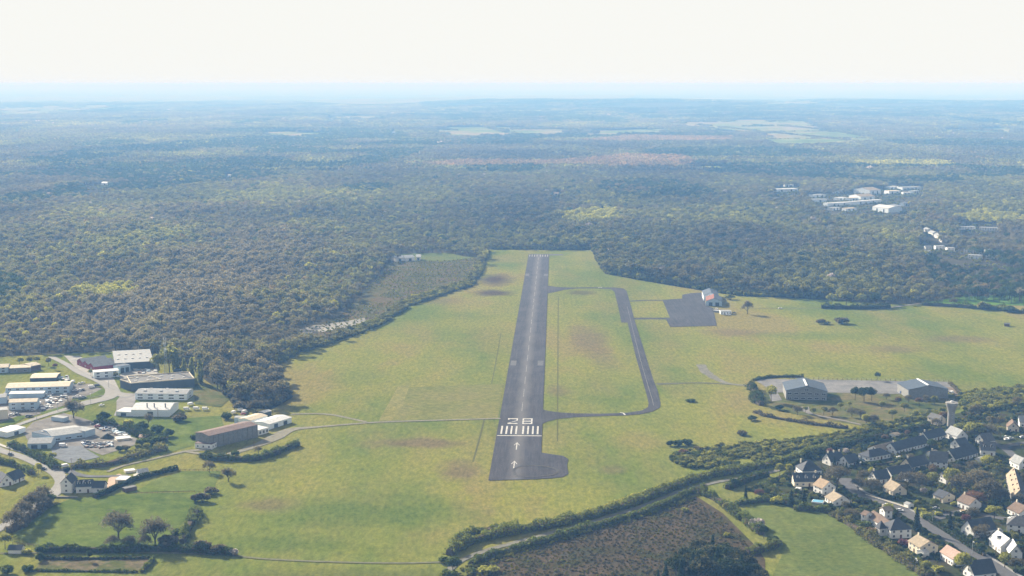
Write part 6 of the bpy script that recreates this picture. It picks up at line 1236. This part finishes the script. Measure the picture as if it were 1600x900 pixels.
       ('leafy', 1508, 819, 6, .92, 1.3, 'dark red plum tree above the dark slate house'), ('leafy', 1553, 814, 9.5, .46, 1.3, 'spreading yellow green tree left of the right edge bungalow'), ('leafy', 1503, 903, 14, .47, .85, 'tall light green tree by the bottom of the village street'), ('leafy', 1446, 895, 7, .40, 1, 'olive tree on the meadow edge near the bottom'), ('shrub', 1466, 894, 4, .46, 1.3, 'yellow green bush below the pinkish roofed house'), ('shrub', 1413, 853, 5, .92, 1.1, 'purple bush between manor and cream roofed house'), ('shrub', 1361, 836, 5, .86, 1.2, 'copper bush in front of the manor wing'), ('shrub', 1346, 826, 5.5, .62, 1.3, 'green bush left of the manor wing'), ('bare', 1330, 812, 7, .10, 1.3, 'bare brown tree on the meadow edge above the manor'),
       ('leafy', 1570, 888, 9, .42, 1.1, 'yellow green tree below the bright white roofed house'), ('leafy', 1586, 897, 9, .16, 1.1, 'brown tree at the lower right corner'), ('leafy', 1533, 866, 6, .70, 1.1, 'dark bushy tree left of the bright white roofed house'), ('bare', 1532, 846, 10, .06, 1.1, 'bare tree in front of the dark slate house'), ('leafy', 1585, 848, 6, .34, 1, 'olive tree below the hipped white house'), ('bare', 1400, 742, 7, .06, 1, 'bare tree behind the low dark slate house')]
for q in BIG: tree(*q[:6], label=q[6])
for i, (px, py, h, t) in enumerate([(1246, 649, 8, .14), (1258, 646, 6, .44), (1270, 650, 7, .38), (1287, 649, 7.5, .30), (1301, 650, 7.5, .12), (1313, 640, 6, .40), (1331, 652, 8, .16), (1345, 655, 8, .10), (1378, 640, 7, .42), (1394, 655, 8.5, .36), (1403, 634, 7.5, .86), (1413, 644, 8, .30), (1420, 630, 7, .14), (1436, 636, 8, .87), (1447, 630, 7, .10), (1460, 632, 7.5, .36), (1430, 652, 6, .42), (1385, 625, 6, .12), (1327, 637, 5, .44), (1416, 662, 6, .30)]):
    tree('leafy' if t > .2 else 'bare', px, py, h, t)
# dark firs at the bottom edge
for i, (px, py, h) in enumerate([(1040, 915, 8), (1056, 908, 10), (1070, 900, 9), (1082, 912, 12), (1096, 904, 12), (1110, 898, 13), (1120, 910, 14), (1132, 902, 13), (1146, 908, 12), (1158, 915, 12), (1172, 918, 10), (1103, 918, 13), (1064, 920, 11), (1140, 920, 13), (1186, 925, 9), (1028, 925, 8), (1075, 890, 9), (1095, 886, 11), (1113, 884, 12), (1135, 890, 11), (1152, 894, 10), (1056, 896, 8), (1125, 897, 12), (1166, 903, 9)]):
    plant('fir_tree', PINE if i % 3 else CONI, i, px, py - 6, h * 1.2, .73 + .02 * (i % 3), 'dark fir in the dense clump at the bottom edge beside the bramble plot', 'tree', 'dark firs at the bottom edge', 1.25)
# small garden trees and shrubs between the houses, where the photograph shows nothing but dark greenery
FW = [np.array(f) for f in FOOT]; RD = np.array(ROADS); placed = [tuple(G(q[1], q[2])[:2]) for q in BIG]
vx, vy = area_points(GN2([(1240, 735), (1262, 715), (1400, 676), (1480, 655), (1600, 630), (1640, 640), (1640, 930), (1470, 900), (1400, 858), (1338, 815), (1305, 797), (1290, 770)]), 7.0)
order = RNG.permutation(len(vx)); cnt = 0
for k in order:
    if cnt >= 46: break
    X, Y = vx[k], vy[k]
    if any(inpoly(np.array([X]), np.array([Y]), f)[0] for f in FW): continue
    if (np.hypot(RD[:, 0] - X, RD[:, 1] - Y) < RD[:, 2] + 2.5).any(): continue
    if min(math.hypot(X - a, Y - b) for a, b in placed) < 8: continue
    u = random.random(); q = proj((X, Y, 0))
    if u < .40: tree('shrub', q[0], q[1], random.uniform(2.5, 4.5), random.choice([.66, .70, .72, .30, .44, .1]), 1.2)
    elif u < .68: tree('bare', q[0], q[1], random.uniform(6, 10.5), random.choice([.03, .05, .08, .12]))
    elif u < .90: tree('leafy', q[0], q[1], random.uniform(5, 9), random.choice([.30, .36, .42, .60, .16, .68]))
    else: tree('con', q[0], q[1], random.uniform(6, 11), .74)
    placed.append((X, Y)); cnt += 1
# low garden growth as stuff
gx, gy = area_points(VILLAGE_PX, 3.4)
ok = np.ones(len(gx), bool)
for f in FW: ok &= ~inpoly(gx, gy, f)
for a in RD: ok &= (gx - a[0]) ** 2 + (gy - a[1]) ** 2 > (a[2] + 1.0) ** 2
ok &= (vnoise(gx, gy, 13, 41) > .40); gx, gy = gx[ok], gy[ok]
scatter('garden_growth', [p[2] for p in SHRB], np.stack([gx, gy, np.full(len(gx), .2)], 1), RNG.uniform(.3, .95, len(gx)), np.interp(vnoise(gx, gy, 9, 43) * .6 + RNG.random(len(gx)) * .4, [0, .3, .5, .7, 1], [.05, .3, .66, .70, .36]), RNG.integers(0, 3, len(gx)), label='low dark garden shrubs and borders between the houses', cat='shrubs')

# ------------------------------------------------------------------ clutter of the yards and gardens
def heap(px, py, r, h, mat, label):
    p = G(px, py); rng = np.random.default_rng(int(px)); n = 18; V = [(0, 0, h)]; F = []
    for k, (f, z) in enumerate(((.4, .66), (.75, .3), (1.05, -.05))):
        for i in range(n): a = 6.283 * i / n; q = f * r * rng.uniform(.88, 1.12); V.append((q * math.cos(a), q * math.sin(a), z * h))
    for i in range(n):
        j = (i + 1) % n; F.append((0, 1 + i, 1 + j))
        for k in range(2): F.append((1 + k * n + i, 1 + (k + 1) * n + i, 1 + (k + 1) * n + j, 1 + k * n + j))
    m = MB(); m.add(V, F); o = m.build('soil_heap', mat); o.location = (p.x, p.y, .4); tag(o, label, 'heap')
heap(168, 685, 4.6, 3.4, plain('dark_soil', (0.05, 0.05, 0.04), .3, .8, 1, 0), 'dark cone of soil in the yard right of the pale blue factory')
heap(193, 686, 6, 1.0, plain('pale_rubble', (0.45, 0.43, 0.38), .4, .8, 1, 0), 'low pale rubble heap beside the soil cone')
heap(219, 742, 4, 1.2, plain('pale_rubble', (0, 0, 0)), 'pale rubble heap beside the white greenhouse')
def junk(name, label, poly, n, lo, hi, seed):
    """mixed scrap and stacked material nobody could count"""
    rng = np.random.default_rng(seed); P = GN2(poly); x, y = area_points(P, 2.0); k = rng.permutation(len(x))[:n]; m = MB(); mi = []
    for q in k:
        a, b, c = rng.uniform(lo, hi), rng.uniform(lo, hi), rng.uniform(.5, hi * .7); t = rng.uniform(0, 3.14); u = Vector((math.cos(t), math.sin(t), 0)) * a; v = Vector((-math.sin(t), math.cos(t), 0)) * b; o = Vector((x[q], y[q], .4)); w = Vector((0, 0, c))
        C = [o - u - v, o + u - v, o + u + v, o - u + v]; m.add(C + [p + w for p in C], [(4, 5, 6, 7), (0, 1, 5, 4), (1, 2, 6, 5), (2, 3, 7, 6), (3, 0, 4, 7)]); mi += [int(rng.integers(0, 5))] * 5
    o = m.build(name, [STEEL, BROWN, DARKW, METALB, FRAME]); o.data.polygons.foreach_set('material_index', mi); tag(o, label, 'scrap', None, 'stuff')
junk('scrap', 'rows of scrap and parts along the yard fence', [(140, 664), (160, 664), (196, 676), (200, 684), (186, 682), (160, 673)], 46, .5, 1.6, 1)
junk('scrap', 'scattered scrap and pallets in the lower yard', [(128, 692), (176, 692), (176, 699), (150, 702), (130, 699)], 40, .4, 1.4, 2)
junk('scrap', 'stacked material beside the long warehouse', [(66, 622), (104, 616), (108, 622), (84, 634), (66, 634)], 26, .5, 1.6, 3)
junk('scrap', 'pallets and containers behind the cream shed', [(90, 590), (106, 588), (108, 598), (92, 600)], 16, .6, 1.8, 4)
junk('scrap', 'stored material by the two storey works', [(60, 636), (80, 630), (82, 640), (64, 645)], 16, .5, 1.5, 5)
junk('scrap', 'odds and ends in the yard of the big grey hall', [(204, 577), (242, 574), (244, 582), (206, 586)], 18, .5, 1.6, 6)
junk('scrap', 'clutter beside the aerodrome clubhouse', [(1112, 482), (1130, 484), (1146, 489), (1140, 493), (1118, 490)], 24, .5, 1.6, 7)
for A, B, d, h, rf, lb in [((1338, 724), (1344, 723), 4, 2.4, FIBRO, 'small pale shed left of the hip roofed white bungalow'), ((1346, 727), (1352, 726), 4, 2.4, BROOF, 'small blue roofed shed below the hip roofed white bungalow'), ((1398, 686), (1407, 684), 5, 2.6, TILEC, 'small beige shed behind the beige bungalow'),
                           ((1412, 793), (1419, 796), 4, 2.5, FIBRO, 'pale garage beside the village street, above the tall conifer'), ((1443, 872), (1452, 870), 5, 2.6, WROOF, 'white garage right of the cream roofed house by the meadow'), ((1420, 878), (1432, 881), 4, 1.2, WROOF, 'low white terrace below the cream roofed house by the meadow'), ((1242, 768), (1250, 769), 4, 1.6, WROOF, 'low white terrace below the slate terrace with dormers'),
                           ((1306, 782), (1314, 780), 5, 2.4, FIBRO, 'pale carport behind the low cream roofed house'), ((1532, 725), (1542, 722), 5, 2.4, FIBRO, 'pale lean-to at the right end of the purple slate house'), ((1560, 838), (1567, 837), 5, 2.5, FIBRO, 'small pale garage right of the dark slate house'), ((1456, 714), (1466, 711), 4, 2.2, TILEC, 'small beige garden shed right of the long slate cottages'),
                           ((1503, 803), (1513, 803), 4, 1.0, TILEO, 'low lit terrace in front of the brown roofed white house'), ((1418, 754), (1425, 753), 5, 2.6, TILEC, 'small round topped cream store below the low dark slate house')]:
    building('garden_shed', lb, 'shed', A, B, d, h, 0.8 if h > 2 else 0, 'L', roof=rf, win=False, over=.15)

# ------------------------------------------------------------------ haze
def build_haze():
    mb = MB(); mb.box(-44000, 44000, -2600, 82500, -1.2, 258)
    m = bpy.data.materials.new('haze'); m.use_nodes = True; n = m.node_tree; n.nodes.clear()
    o = n.nodes.new('ShaderNodeOutputMaterial'); v = n.nodes.new('ShaderNodeVolumePrincipled')
    v.inputs['Color'].default_value = (0.165, 0.375, 0.75, 1); v.inputs['Absorption Color'].default_value = (0.66, 0.42, 0.02, 1)
    v.inputs['Density'].default_value = 1.6e-4; v.inputs['Anisotropy'].default_value = 0.0
    n.links.new(v.outputs[0], o.inputs['Volume'])
    ob = mb.build('haze', m); ob['kind'] = 'stuff'; ob['label'] = 'thin blue haze over the whole landscape'; ob['category'] = 'haze'
build_haze()
